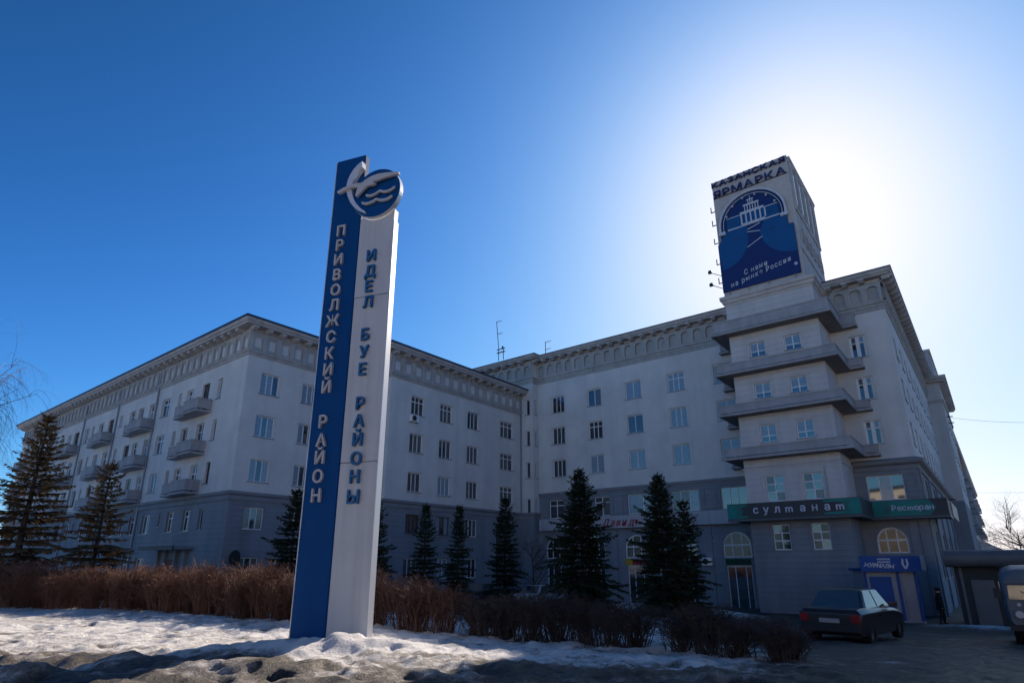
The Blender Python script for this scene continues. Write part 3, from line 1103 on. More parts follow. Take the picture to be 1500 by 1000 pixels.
# stair projection next to the left wing
wall(D, 'upper_wall', -46, 44.75, 0, 13.1, 6.35, HD_C - .3, 'stucco', [(-33.78 + 46, -33.28 + 46, z, z + 1.5) for z in (6.2 + .2, 9.8, 12.85, 15.9)])
wall(D, 'lower_wall', -46, 44.75, 0, 13.1, BASE, 6.35, 'stucco_low')
wall(D, 'upper_wall', -32.9, 44.75, R(90), .9, 6.35, HD_C - .3, 'stucco', [(.32, .68, z, z + 1.5) for z in (6.4, 9.8, 12.85, 15.9)])
wall(D, 'lower_wall', -32.9, 44.75, R(90), .9, BASE, 6.35, 'stucco_low')
for z in (6.4, 9.8, 12.85, 15.9):
    window(D, -33.78, 44.75, 0, z, .5, 1.5, 'c1', panes=['glass_dark'])
    window(D, -32.9, 45.07, R(90), z, .36, 1.5, 'c1', panes=['glass_dark'])
# street side of the block, receding to the right
RRc = [47.2 + 3.15 * i for i in range(9)]
ups = [(c - VD, c - VD + 1.35, z, z + h) for c in RRc for z, h in ROWS_D]
wall(D, 'upper_wall', -3.2, VD, R(90), 29.95, BELT_D, HD_C - .3, 'stucco', ups)
lows = [(c - VD, c - VD + 1.5, Z2, Z2 + H2) for c in RRc] + [(c - VD, c - VD + 1.5, 1.2, 4.2) for c in RRc]
wall(D, 'lower_wall', -3.2, VD, R(90), 29.95, BASE, BELT_D, 'stucco_low', lows)
for c in RRc:
    for z, h in ROWS_D:
        window(D, -3.2, c, R(90), z, 1.35, h, 'c2', mix=[('glass_dark', .8), ('glass_curtain_grey', .2)])
    window(D, -3.2, c, R(90), Z2, 1.5, H2, 'c2', mix=[('glass_dark', 1)])
    window(D, -3.2, c, R(90), 1.2, 1.5, 3.0, 'c2t', mix=[('glass_dark', 1)])
    if int(round((c - 47.2) / 3.15)) % 2 == 0:
        x, y, _ = D.loc(-3.2, c - 1.0)
        ob('pilaster', MB().box(x - .01, x + .10, y, y + .7, BASE, BELT_D - .15), 'stucco_low', D.root)
mb = MB()
for a, b in [(4, 5), (5, 6), (6, 7), (7, 0)]:
    P, Q = D.loc(*DP[a]), D.loc(*DP[b])
    mb.quad((P[0], P[1], BASE), (Q[0], Q[1], BASE), (Q[0], Q[1], HD_C - .3), (P[0], P[1], HD_C - .3))
ob('rear_wall', mb, 'stucco', D.root)
sweep(D, 'belt_course', [(-32.9, VD), (-12.8, VD)], [(-.02, 7.95), (.05, 7.95), (.07, 8.12), (.14, 8.16), (.18, 8.34), (-.02, 8.40)], 'belt')
sweep(D, 'belt_course', [(-6.82, VD), (-3.2, VD), (-3.2, 75.6)], [(-.02, 7.95), (.08, 7.95), (.12, 8.2), (.38, 8.34), (.45, 8.52), (-.02, 8.72)], 'belt')
sweep(D, 'belt_course', [(-46, 44.75), (-32.9, 44.75), (-32.9, 45.6)], [(-.02, 6.05), (.07, 6.05), (.10, 6.3), (.20, 6.46), (.2, 6.6), (-.02, 6.64)], 'belt')
sweep(D, 'architrave', DP, [(-.02, 19.0), (.06, 19.0), (.08, 19.22), (.14, 19.26), (.14, 19.42), (.24, 19.48), (.24, 19.56), (-.02, 19.6)], 'frieze', True)
sweep(D, 'bed_moulding', DP, [(-.02, 20.98), (.08, 20.98), (.16, 21.08), (-.02, 21.08)], 'frieze', True)
sweep(D, 'cornice', DP, [(-.3, 21.32), (.60, 21.32), (.62, 21.42), (.72, 21.46), (.80, 21.68), (-.3, 21.68)], 'cornice', True)
sweep(D, 'roof', DP, [(.80, 21.682), (.85, 21.69), (.85, 21.76), (.7, 21.80), (-1.8, 22.2), (-1.8, 21.682)], 'roof_metal', True)
ob('roof_top', MB().prismz([D.loc(*p)[:2] for p in offset_path(DP, -1.75, True)], 21.9, 22.15), 'roof_metal', D.root)
DZ0, DZ1, DBR = 19.58, 20.98, 21.06
frieze_run(D, -46, 44.545, 0, 13.1, DZ0, DZ1, 'arch', DBR, skip=lambda x: x < 3)
frieze_run(D, -32.895, 44.75, R(90), .895, DZ0, DZ1, 'arch', DBR, panels=False)
frieze_run(D, -32.9, VD - .206, 0, 29.7, DZ0, DZ1, 'arch', DBR, skip=lambda x: 20.1 < x < 26.08)
frieze_run(D, -2.994, VD - .2, R(90), 30.15, DZ0, DZ1, 'arch', DBR)

# --- tower shaft
TU0, TU1, TV0 = -12.8, -6.82, 41.9
tw = [(-11.46, 1.06), (-9.12, 1.06)]
trows = [(16.18, 1.06, 'x4'), (13.12, 1.1, 'x4'), (10.0, 1.22, 'x4')]
ops = [(u - TU0, u - TU0 + w, z, z + h) for u, w in tw for z, h, k in trows]
wall(D, 'tower_wall', TU0, TV0, 0, TU1 - TU0, 8.2, 20.5, 'stucco_tower', ops)
ops2 = [(u - TU0 - .05, u - TU0 + w + .05, 6.04, 7.75) for u, w in tw]
wall(D, 'tower_wall', TU0, TV0, 0, TU1 - TU0, 5.9, 8.2, 'stucco_tower', ops2)
ops3 = [(u - TU0 + .02, u - TU0 + w, 2.95, 4.56) for u, w in tw]
wall(D, 'tower_lower_wall', TU0, TV0, 0, TU1 - TU0, BASE, 5.9, 'stucco_low', ops3)
for u, w in tw:
    for z, h, k in trows:
        window(D, u, TV0, 0, z, w, h, k, panes=['glass_sky', 'glass_sky', 'glass_curtain_blue', 'glass_curtain_blue'])
        surround(D, u, TV0, 0, z, w, h, 'stucco_tower', gap=.16)
    window(D, u - .05, TV0, 0, 6.04, w + .1, 1.71, 'x6', panes=['glass_sky', 'glass_curtain_grey', 'glass_dark', 'glass_sky', 'glass_curtain_grey'])
    surround(D, u - .05, TV0, 0, 6.04, w + .1, 1.71, 'stucco_tower', gap=.16)
    window(D, u + .02, TV0, 0, 2.95, w - .02, 1.61, 'x6', panes=['glass_brown', 'glass_dark', 'glass_brown'])
    surround(D, u + .02, TV0, 0, 2.95, w - .02, 1.61, 'stucco_low', gap=.16, b=.16)
for nm, z0, z1, mt in (('tower_wall', 5.9, 20.5, 'stucco_tower'), ('tower_lower_wall', BASE, 5.9, 'stucco_low')):
    wall(D, nm, TU1, TV0, R(90), 3.76, z0, z1, mt)
    x, y, _ = D.loc(TU0, TV0)
    ob(nm, MB().quad((x, y, z0), (x, y + 3.76, z0), (x, y + 3.76, z1), (x, y, z1)), mt, D.root)
# raised panels on the tower's second floor
for (a, b) in ((-7.85, -6.95),):
    x, y, _ = D.loc(a, TV0)
    m_ = MB()
    m_.box(x, x + .06, y - .03, y + .01, 6.0, 8.0); m_.box(x + .84, x + .9, y - .03, y + .01, 6.0, 8.0)
    m_.box(x + .06, x + .84, y - .03, y + .01, 7.94, 8.0); m_.box(x + .06, x + .84, y - .03, y + .01, 6.98, 7.04)
    ob('wall_panel', m_, 'stucco_tower', D.root)
tp = [(TU0, 45.7), (TU0, TV0), (TU1, TV0), (TU1, 45.6)]
sweep(D, 'tower_moulding', tp, [(-.02, 8.2), (.06, 8.2), (.08, 8.3), (.12, 8.34), (-.02, 8.38)], 'stucco_tower')
# pedestal cornice
tq = [(TU0, 50.6), (TU0, TV0), (TU1, TV0), (TU1, 50.6)]
sweep(D, 'tower_cornice', tq, [(-.4, 20.45), (.04, 20.45), (.06, 20.6), (.16, 20.66), (.2, 20.86), (.30, 20.92), (.30, 21.18), (-.4, 21.22)], 'tower_stone')
x0, y0, _ = D.loc(TU0 + .3, TV0 + .3)
x1, y1, _ = D.loc(TU1 - .3, 50.3)
ob('tower_pedestal', MB().box(x0, x1, y0, y1, 20.2, 21.2), 'tower_stone', D.root)

POST2 = MB().box(-.05, .05, -.015, .03, 0, .1).mesh('post')
# --- wide balconies round the tower
def slab_path(ov=0.0):
    a, b = -13.75 - ov, -5.95 + ov
    return [(a - .85, 45.60), (a - .85, 45.12 - ov), (a, 45.12 - ov), (a, 41.1 - ov), (b, 41.1 - ov), (b, 45.12 - ov), (b + .85, 45.12 - ov), (b + .85, 45.60)]


for z, hh in ((8.88, .78), (11.95, .78), (14.93, .80), (18.0, 1.0)):
    pts = [D.loc(*p)[:2] for p in slab_path(.06)]
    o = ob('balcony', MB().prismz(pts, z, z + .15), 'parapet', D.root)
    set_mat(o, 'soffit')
    sweep(D, 'slab_edge', slab_path(.10), [(0, z + .02), (0, z + .17), (-.035, z + .17), (-.035, z + .02)], 'parapet', parent=o)
    sweep(D, 'parapet', slab_path(0), [(0, z + .24), (0, z + hh), (-.09, z + hh), (-.09, z + .24)], 'parapet', parent=o)
    sweep(D, 'rail', slab_path(.04), [(0, z + hh - .06), (0, z + hh + .03), (-.16, z + hh + .03), (-.16, z + hh - .06)], 'parapet', parent=o)
    sp = slab_path(-.02)
    for (p, q) in zip(sp[:-1], sp[1:]):
        dl = math.hypot(q[0] - p[0], q[1] - p[1])
        n = max(1, int(dl / .62))
        for i in range(n + 1):
            t = i / n
            x, y, _ = D.loc(p[0] + (q[0] - p[0]) * t, p[1] + (q[1] - p[1]) * t)
            if i or p == sp[0]:
                ob('post', POST2, 'parapet', o, (x, y, z + .15))

# --- upper tower box
BU0, BU1, BV0, BV1, BZ0, BZ1 = -12.85, -7.2, 42.1, 50.4, 21.2, 31.36
x0, y0, _ = D.loc(BU0, BV0)
x1, y1, _ = D.loc(BU1, BV1)
tb = ob('tower_top', MB().box(x0, x1, y0, y1, BZ0, BZ1), 'tower_stone', D.root)
bp_ = [(BU0, BV1), (BU0, BV0), (BU1, BV0), (BU1, BV1)]
sweep(D, 'band', [(BU1, BV0 + .25), (BU1, BV1)], [(-.02, 30.9), (.06, 30.9), (.1, 31.1), (.16, 31.16), (.16, 31.34), (-.02, 31.36)], 'tower_stone', parent=tb)
sweep(D, 'band', [(BU1, BV0 + .3), (BU1, BV1)], [(-.02, 26.9), (.07, 26.9), (.1, 27.05), (.1, 27.2), (-.02, 27.2)], 'tower_stone', parent=tb)
sweep(D, 'band', [(BU1, BV0 + .3), (BU1, BV1)], [(-.02, 23.6), (.07, 23.6), (.07, 23.75), (-.02, 23.75)], 'tower_stone', parent=tb)
for i in range(5):
    yy = y0 + .35 + i * 1.82
    ob('pilaster', MB().box(x1 - .01, x1 + .10, yy, yy + .5, 27.2, 30.88), 'tower_stone', tb)
for i in range(4):
    yy = y0 + .35 + i * 1.82 + .55
    ob('niche', MB().box(x1 - .005, x1 + .012, yy + .15, yy + 1.05, 27.6, 30.4), 'glass_dark', tb)
    ob('niche_sill', MB().box(x1 - .005, x1 + .09, yy + .1, yy + 1.1, 27.45, 27.58), 'tower_stone', tb)
for i in range(6):
    yy = y0 + 1.0 + i * 1.22
    m_ = MB()
    n = 8
    r = .36
    arc = [(0, 0)] + [(r - r * math.cos(math.pi * q / n), .75 + r * math.sin(math.pi * q / n)) for q in range(n + 1)] + [(2 * r, 0)]
    arc2 = [(.08, 0)] + [(r - (r - .08) * math.cos(math.pi * q / n), .75 + (r - .08) * math.sin(math.pi * q / n)) for q in range(n + 1)] + [(2 * r - .08, 0)]
    m_.strip(arc, arc2, -.09, .01)
    o = ob('arch_moulding', m_, 'tower_stone', tb, (x1, yy, 24.6), R(90))
    ob('niche', MB().prism(arc2, -.012, .0), 'soffit', o)
# scaffold brackets and clutter on the left edge
for z in (22.6, 24.2, 26.0, 27.6, 28.8):
    ob('bracket_arm', MB().box(x0 - .35, x0 - .002, y0 + .1, y0 + .16, z, z + .06).box(x0 - .35, x0 - .29, y0 + .1, y0 + .16, z + .06, z + .5), 'dark_metal', tb)
for z in (22.3, 23.35):
    o = ob('floodlight', MB().tube([(x0 - .02, y0 - .1, z - .25), (x0 - .62, y0 - .6, z)], .025, 6), 'dark_metal', tb)
    ob('lamp_head', MB().prism([(x0 - .82, z - .04), (x0 - .5, z - .04), (x0 - .56, z + .16), (x0 - .76, z + .16)], y0 - .75, y0 - .5), 'dark_metal', o)

# ------------------------------------------------------------------ rooftop letters and the billboard on the tower
SG = Frame('rooftop_lettering', 'navy two-line lettering high on the tower above the arched billboard', 'sign', -12.85, 42.05, 29.6)
def line_letters(fr, body, ua, ub, v, za, zb, material, ext=.04, shear=0., off=.0, rise=0.0, word_parent=None, name='letter'):
    """set each letter as its own piece between ua and ub; rise = climb along the line"""
    chars = list(body)
    ws = []
    for ch in chars:
        if ch == ' ':
            ws.append(.38); continue
        lo_, hi_ = mesh_dims(text_mesh(ch, 1.0, ext, shear, off))
        ws.append(hi_[0] - lo_[0] + .14)
    s = (ub - ua) / (sum(ws) - .14)
    refh = mesh_dims(text_mesh('Н' if body.upper() == body else 'н', 1.0, ext, shear, off))
    refh = refh[1][2] - refh[0][2]
    sz = (zb - za) / refh
    x = ua
    for ch, w in zip(chars, ws):
        if ch != ' ':
            me = text_mesh(ch, 1.0, ext, shear, off)
            lo_, hi_ = mesh_dims(me)
            o = ob(name, me, None, fr.root if word_parent is None else word_parent)
            set_mat(o, material)
            x_, y_, z_ = fr.loc(x, v, za + rise * (x - ua))
            o.location = (x_ - lo_[0] * s, y_, z_)
            o.scale = (s, 1, sz)
            if rise:
                o.rotation_euler = (0, -math.atan(rise), 0)
        x += w * s


line_letters(SG, 'КАЗАНСКАЯ', -12.85, -7.3, 41.97, 30.78, 31.27, 'sign_letter_navy', off=.015)
line_letters(SG, 'ЯРМАРКА', -12.8, -7.35, 41.97, 29.8, 30.45, 'sign_letter_navy', off=.015)
ob('mounting_rail', MB().box(0.05, 5.55, .0, .04, 1.33, 1.38).box(0.05, 5.55, .0, .04, .22, .27), 'dark_metal', SG.root)

BB = Frame('billboard', 'blue arched billboard with white building emblem and slogan on the tower front', 'billboard', -12.86, 41.95, 21.6)
def bb(pts):
    return [(p[0] + 12.86, p[1] - 21.6) for p in pts]
rect = bb([(-12.86, 21.66), (-7.37, 21.66), (-7.37, 25.62), (-7.72, 25.66), (-7.72, 26.5), (-12.56, 26.5), (-12.56, 25.7), (-12.86, 25.66)])
ob('panel', MB().prism(rect, 0.0, .09), 'banner_navy', BB.root)
C0, RO = (-10.13, 26.98), 2.44
n = 28
half = [(C0[0] + RO * math.cos(math.pi * i / n), C0[1] + (29.42 - C0[1]) * math.sin(math.pi * i / n)) for i in range(n + 1)]
ob('arched_panel', MB().prism(bb([(C0[0] + RO, 26.505)] + half + [(C0[0] - RO, 26.505)]), .002, .09), 'banner_navy', BB.root)
def arcband(r0, r1, y0, y1, m_, foot=26.5):
    a = [(C0[0] + r0, foot)] + [(C0[0] + r0 * math.cos(math.pi * i / n), C0[1] + r0 * math.sin(math.pi * i / n)) for i in range(n + 1)] + [(C0[0] - r0, foot)]
    b = [(C0[0] + r1, foot)] + [(C0[0] + r1 * math.cos(math.pi * i / n), C0[1] + r1 * math.sin(math.pi * i / n)) for i in range(n + 1)] + [(C0[0] - r1, foot)]
    return ob('arch_rim', MB().strip(bb(a), bb(b), y0, y1), m_, BB.root)
arcband(2.46, 2.32, -.16, -.002, 'banner_white')
arcband(2.16, 2.12, -.05, -.002, 'banner_white')
arcband(2.02, 1.99, -.04, -.002, 'banner_mark')
for s_ in (-1, 1):
    ob('rim_foot', MB().box(C0[0] + 12.86 + s_ * 2.27 - .26, C0[0] + 12.86 + s_ * 2.27 + .26, -.18, -.161, 26.34 - 21.6, 26.58 - 21.6).box(C0[0] + 12.86 + s_ * 2.27 - .26, C0[0] + 12.86 + s_ * 2.27 + .26, -.161, -.003, 26.34 - 21.6, 26.497 - 21.6), 'banner_white', BB.root)
def arcpts(cx, cz, rx, rz_, a0, a1, k=14):
    return [(cx + rx * math.cos(R(a0 + (a1 - a0) * i / k)), cz + rz_ * math.sin(R(a0 + (a1 - a0) * i / k))) for i in range(k + 1)]
left = [(-12.85, 25.62), (-12.08, 26.6), (-10.6, 26.55)] + arcpts(-12.75, 25.75, 2.2, 2.3, 8, -88)
ob('hill', MB().prism(bb(left), -.012, -.001), 'banner_blue', BB.root)
right = arcpts(-7.37, 25.75, 2.32, 2.35, 180, 270) + [(-7.375, 25.58), (-7.75, 25.62), (-7.75, 26.55), (-9.3, 26.55)]
ob('hill', MB().prism(bb(right), -.013, -.001), 'banner_blue', BB.root)
ob('hill', MB().prism(bb([(-12.0, 26.66), (-8.2, 26.66), (-8.24, 27.58), (-12.0, 27.58)]), -.010, -.001), 'banner_blue', BB.root)
lm = MB()
def seg(m_, a, b, w, y0=-.03, y1=-.014):
    a, b = Vector(a), Vector(b)
    d = (b - a).normalized()
    nn = Vector((-d.y, d.x)) * w / 2
    m_.prism(bb([tuple(a + nn), tuple(b + nn), tuple(b - nn), tuple(a - nn)]), y0, y1)
for a, b, w in [((-12.0, 27.62), (-10.98, 27.62), .06), ((-9.16, 27.62), (-8.23, 27.62), .06), ((-11.98, 26.63), (-8.18, 26.63), .10)]:
    seg(lm, a, b, w)
ob('emblem_lines', lm, 'banner_white', BB.root)
lm = MB()
for a, b in [((-10.55, 26.22), (-9.62, 26.45)), ((-10.57, 26.02), (-9.68, 25.82)), ((-10.72, 24.76), (-9.56, 25.30))]:
    seg(lm, a, b, .06)
ob('emblem_steps', lm, 'banner_white', BB.root)
hs = MB()
def rb(a, b, c, d, y0=-.045, y1=-.016):
    hs.prism(bb([(a, c), (b, c), (b, d), (a, d)]), y0, y1)
rb(-10.95, -9.2, 27.60, 27.80)
for k in range(6):
    xx = -10.93 + k * .345
    wdt = .1 if k else .11
    rb(xx, xx + .1, 26.80, 27.60)
rb(-10.93, -9.2, 26.69, 26.80)
rb(-10.66, -9.5, 28.24, 28.36)
for k in range(6):
    rb(-10.58 + k * .195, -10.58 + k * .195 + .06, 27.80, 28.24)
rb(-10.36, -9.86, 28.64, 28.72)
for k in range(3):
    rb(-10.28 + k * .15, -10.28 + k * .15 + .06, 28.36, 28.64)
rb(-10.12, -10.07, 28.72, 28.95)
ob('emblem_building', hs, 'banner_white', BB.root)
mk = MB()
for cx, cz in ((-11.46, 25.77), (-8.8, 25.72), (-8.75, 27.1), (-11.5, 27.1)):
    for k in range(4):
        mk.prism(bb([(cx - .2 + .12 * k, cz - .13), (cx - .15 + .12 * k, cz - .13), (cx - .15 + .12 * k, cz + .13), (cx - .2 + .12 * k, cz + .13)]), -.018, -.0135)
ob('emblem_marks', mk, 'banner_mark', BB.root)
tr_ = .18
line_letters(BB, 'С нами', -11.14, -9.45, 41.92, 22.62, 22.92, 'banner_white', ext=.01, shear=.25, off=.012, rise=tr_)
line_letters(BB, 'на рынке России', -12.2, -7.85, 41.92, 21.88, 22.18, 'banner_white', ext=.01, shear=.25, off=.012, rise=tr_ * 1.1)
ob('corner_mark', MB().prism(bb([(-7.62, 22.26), (-7.48, 22.40), (-7.62, 22.54), (-7.76, 22.40)]), -.02, -.002), 'banner_white', BB.root)
for k in range(6):
    sl = MB()
    a = math.pi * (.12 + .76 * k / 5)
    px, pz = C0[0] + 1.9 * math.cos(a) + 12.86, C0[1] + 1.9 * math.sin(a) - 21.6
    sl.box(px - .06, px + .06, -.3, -.18, pz - .05, pz + .07)
    sl.box(px - .012, px + .012, -.18, -.001, pz - .01, pz + .014)
    ob('spot_lamp', sl, 'banner_white', BB.root)
for uu in (-12.4, -11.0, -9.6, -7.8):
    xx = uu + 12.86
    ob('support_strut', MB().box(xx, xx + .06, -.02, .04, -.55, .06), 'grey_metal', BB.root)

# ------------------------------------------------------------------ restaurant sign band and shop canopy
RS = Frame('restaurant_sign', 'dark band sign with teal ornaments and pale letters round the tower base', 'sign', -13.9, 40.9, 4.8)
path = [(-13.9, 41.5), (-13.9, 40.9), (-5.95, 40.9), (-5.95, 44.6), (-1.95, 44.6), (-1.95, 47.0)]
sweep(RS, 'band', path, [(0, 4.9), (0, 5.92), (-.14, 5.92), (-.14, 4.9)], 'sign_brown')
sweep(RS, 'lower_trim', path, [(.03, 4.78), (.03, 4.9), (-.2, 4.9), (-.2, 4.78)], 'pavilion_fascia')
def rq(u, z):
    return (u + 13.9, z - 4.8)
ob('canopy_slab', MB().prismz([(0.15, .6), (.15, .15), (7.8, .15), (7.8, 3.85), (11.8, 3.85), (11.8, 6.1), (10.5, 6.1), (10.5, 4.72), (7.05, 4.72), (7.05, 1.0 - .02), (1.1, .98), (1.1, 4.7), (.15, 4.7)], .02, .1), 'sign_brown', RS.root)
tm = MB()
def teal(u0, z0, u1, z1, y=-.02, w=.05):
    a, b = Vector(rq(u0, z0)), Vector(rq(u1, z1))
    d = (b - a).normalized(); nn = Vector((-d.y, d.x)) * w / 2
    tm.prism([tuple(a + nn), tuple(b + nn), tuple(b - nn), tuple(a - nn)], y, -.001)
o = ob('ornament', MB().prism([rq(-13.88, 4.95), rq(-13.2, 4.95), rq(-12.6, 5.02), rq(-12.6, 5.1), rq(-13.0, 5.15), rq(-12.85, 5.41), rq(-13.0, 5.68), rq(-12.6, 5.72), rq(-12.6, 5.82), rq(-13.88, 5.88)], -.014, -.001), 'sign_teal', RS.root)
o = ob('ornament', MB().prism([rq(-5.98, 4.95), rq(-5.98, 5.88), rq(-8.0, 5.86), rq(-8.0, 5.74), rq(-7.0, 5.70), rq(-6.85, 5.41), rq(-7.0, 5.14), rq(-8.0, 5.12), rq(-8.0, 5.0)], -.014, -.001), 'sign_teal', RS.root)
ob('ornament', MB().prism([rq(-5.9, 4.95), rq(-2.9, 4.95), rq(-2.55, 5.4), rq(-2.9, 5.88), rq(-5.9, 5.88)], -.014, -.001), 'sign_teal', RS.root, (0, 3.7, 0))
tm = MB()
for sgn, cu in ((1, -13.45), (-1, -6.5)):
    for k in range(3):
        teal(cu + sgn * (.0 + k * .16), 5.05, cu + sgn * (.3 + k * .16), 5.41, y=-.024, w=.035)
        teal(cu + sgn * (.3 + k * .16), 5.41, cu + sgn * (.0 + k * .16), 5.78, y=-.024, w=.035)
ob('ornament_lines', tm, 'sign_brown', RS.root)
tm = MB()
for cu, sg in ((-5.45, 1), (-2.95, -1)):
    for k in range(3):
        teal(cu + sg * (.0 + k * .14), 5.05, cu + sg * (.28 + k * .14), 5.41, y=-.024, w=.03)
        teal(cu + sg * (.28 + k * .14), 5.41, cu + sg * (.0 + k * .14), 5.78, y=-.024, w=.03)
ob('ornament_lines', tm, 'sign_brown', RS.root, (0, 3.7, 0))
def spaced(fr, body, centers, v, z0, h, material, off=.02, shear=0):
    for ch, uc in zip(body, centers):
        me = text_mesh(ch, 1.0, .02, shear, off)
        lo_, hi_ = mesh_dims(me)
        s = h / .56
        o = ob('letter', me, None, fr.root)
        set_mat(o, material)
        x_, y_, z_ = fr.loc(uc, v, z0)
        o.scale = (s, 1, s)
        o.location = (x_ - (lo_[0] + hi_[0]) / 2 * s, y_, z_)
spaced(RS, 'сулmанаm', [-12.05, -11.4, -10.72, -10.0, -9.2, -8.5, -7.8, -7.1], 40.87, 5.25, .36, 'sign_letter', off=.018)
spaced(RS, 'Ресmоран', [-4.75, -4.45, -4.2, -3.87, -3.55, -3.3, -3.03, -2.78], 44.57, 5.28, .25, 'sign_letter', off=.012)
ob('photo_panel', MB().box(11.96, 12.02, 6.2, 12.5, .12, 1.08), 'poster_a', RS.root)
ob('side_canopy', MB().prismz([(10.6, 6.2), (11.9, 6.2), (11.9, 14), (10.6, 14)], 1.1, 1.22).prismz([(10.6, 5.9), (12.3, 5.9), (12.3, 6.15), (10.6, 6.15)], 1.12, 1.2), 'dark_metal', RS.root)

SC = Frame('shop_canopy', 'long pale shop fascia with red script along the middle facade', 'sign', -32.6, 45.1, 4.9)
ob('fascia', MB().box(0, 18.65, 0, .12, .05, 1.05), 'canopy_white', SC.root)
ob('canopy_slab', MB().box(0, 18.65, .121, .54, .08, .2), 'belt', SC.root)
line_letters(SC, 'Давидъ', -26.0, -22.5, 45.06, 5.12, 5.58, 'red_letter', ext=.02, shear=.35, off=.005)

# small boxes on the walls
def ac_unit(name_label, u, v, rz, z, group='air conditioner units on the walls'):
    p = W(u, v, z)
    o = thing('air_conditioner', name_label, 'air conditioner', p, rz - AX, group)
    ob('casing', MB().box(-.40, .40, -.34, -.04, 0, .55), 'pvc', o)
    fm = MB().disc_y(-.1, .275, .22, -.36, -.341, 20)
    ob('fan_grille', fm, 'dark_metal', o)
    ob('mounting_bracket', MB().box(-.32, -.27, -.36, 0.0, -.06, -.003).box(.27, .32, -.36, 0.0, -.06, -.003), 'grey_metal', o)
    return o


ac_unit('white air conditioner under the upper-left window of the inner left wall', -34.35, 30.75, R(90), 12.72)
ac_unit('white air conditioner low on the wall beside the green shop doorway', -17.3, 45.55, 0, 2.0)
ac_unit('white air conditioner hung in the angle left of the tower windows', -13.45, 45.6, 0, 6.9)

# rooftop antennas
def antenna(label, u, v, z, h, frame=True, tilt=0.0):
    o = thing('roof_antenna', label, 'antenna', W(u, v, z), -AX, 'television antennas on the roof')
    ob('mast', MB().tube([(0, 0, 0), (tilt * h, 0, h)], .035, 6), 'dark_metal', o)
    b = MB()
    for zz, l in ((h * .98, .75), (h * .55, .72)):
        b.tube([(tilt * zz - .06, 0, zz), (tilt * zz + l, -.1, zz)], .022, 5)
        for k in range(4):
            xx = tilt * zz + .1 + k * l / 4.2
            b.tube([(xx, -.25, zz), (xx, .25, zz)], .010, 4)
    ob('boom', b, 'dark_metal', o)
    if frame:
        f = MB()
        f.box(-.05, .0, -.03, .03, -1.2, 0); f.box(.62, .67, -.03, .03, -1.2, 0)
        f.box(-.25, .85, -.04, .04, 0.02, .10); f.box(-.25, .85, -.04, .04, -.36, -.26)
        f.box(.45, .62, -.05, .05, .10, .32)
        ob('stand', f, 'dark_metal', o)
    return o


antenna('tall dark antenna mast on a stand at the roof edge left of the middle block', -38.6, 46.4, 24.2, 3.4, True, -.1)
antenna('small thin antenna on the middle block roof', -33.0, 47.2, 22.15, 1.9, False)
antenna('tiny antenna near the corner of the left wing roof', -46.0, 21.5, 18.9, .75, False)

# ------------------------------------------------------------------ pavilion and far wing along the street
PV = Frame('street_wing', 'projecting grey corner pavilion further along the right-hand street side', 'building', -1.9, 75.6, 0.0)
PP = [(-14, 75.62), (-1.9, 75.62), (-1.9, 92), (-14, 92)]
wall(PV, 'front_wall', -14, 75.62, 0, 12.1, 8.2, 20.9, 'stucco_tower')
wall(PV, 'lower_wall', -14, 75.62, 0, 12.1, BASE, 8.2, 'stucco_low')
pw = [(c, c + 1.3, z, z + 1.55) for c in (1.5, 5.0, 8.5, 12.0) for z in (9.75, 12.8, 15.85)]
wall(PV, 'side_wall', -1.9, 75.62, R(90), 16.4, 8.2, 20.9, 'stucco', pw)
wall(PV, 'lower_wall', -1.9, 75.62, R(90), 16.4, BASE, 8.2, 'stucco_low')
for (a, b, z, z2) in pw:
    window(PV, -1.9, 75.62 + a, R(90), z, 1.3, 1.55, 'c2', mix=[('glass_dark', 1)])
sweep(PV, 'architrave', PP, [(-.02, 18.4), (.10, 18.4), (.14, 18.7), (-.02, 18.72)], 'frieze', True)
sweep(PV, 'cornice', PP, [(-.3, 20.6), (.5, 20.6), (.55, 20.8), (.7, 20.86), (.72, 21.2), (-.3, 21.22)], 'cornice', True)
ob('roof_top', MB().prismz([PV.loc(*p)[:2] for p in PP], 20.95, 21.15), 'roof_metal', PV.root)
x, y, _ = PV.loc(-2.15, 75.95)
ob('attic', MB().box(x - 11, x, y, y + 12, 21.2, 24.2).box(x - 11.1, x + .1, y - .1, y + 12.1, 24.2, 24.5), 'tower_stone', PV.root)
brk = MB()
for i in range(14):
    x, y, _ = PV.loc(-1.9, 76 + i * 1.15)
    ob('bracket', BR, 'cornice', PV.root, (x, y, 20.32), R(90))
for z in (17.6, 16.9):
    x, y, _ = PV.loc(-1.9, 80)
    ob('flag_holder', MB().box(x, x + .5, y, y + .1, z, z + .1), 'dark_metal', PV.root)

FW = Frame('far_wing', 'far grey residential wing with balconies receding along the street at right', 'building', -2.75, 92.1, 0.0)
FP = [(-15, 92.1), (-2.75, 92.1), (-2.75, 190), (-15, 190)]
fwin = [(2 + 3.4 * i, 2 + 3.4 * i + 1.5, z, z + 1.5) for i in range(24) for z in (7.3, 10.3, 13.3)]
wall(FW, 'upper_wall', -2.75, 92.1, R(90), 97.9, 6.3, 18.1, 'stucco', fwin)
wall(FW, 'lower_wall', -2.75, 92.1, R(90), 97.9, BASE, 6.3, 'stucco_low')
for (a, b, z, z2) in fwin:
    window(FW, -2.75, 92.1 + a, R(90), z, 1.5, 1.5, 'c2', mix=[('glass_dark', 1)], sill=False)
mb = MB()
for a, b in [(0, 1), (2, 3), (3, 0)]:
    P, Q = FW.loc(*FP[a]), FW.loc(*FP[b])
    mb.quad((P[0], P[1], BASE), (Q[0], Q[1], BASE), (Q[0], Q[1], 18.1), (P[0], P[1], 18.1))
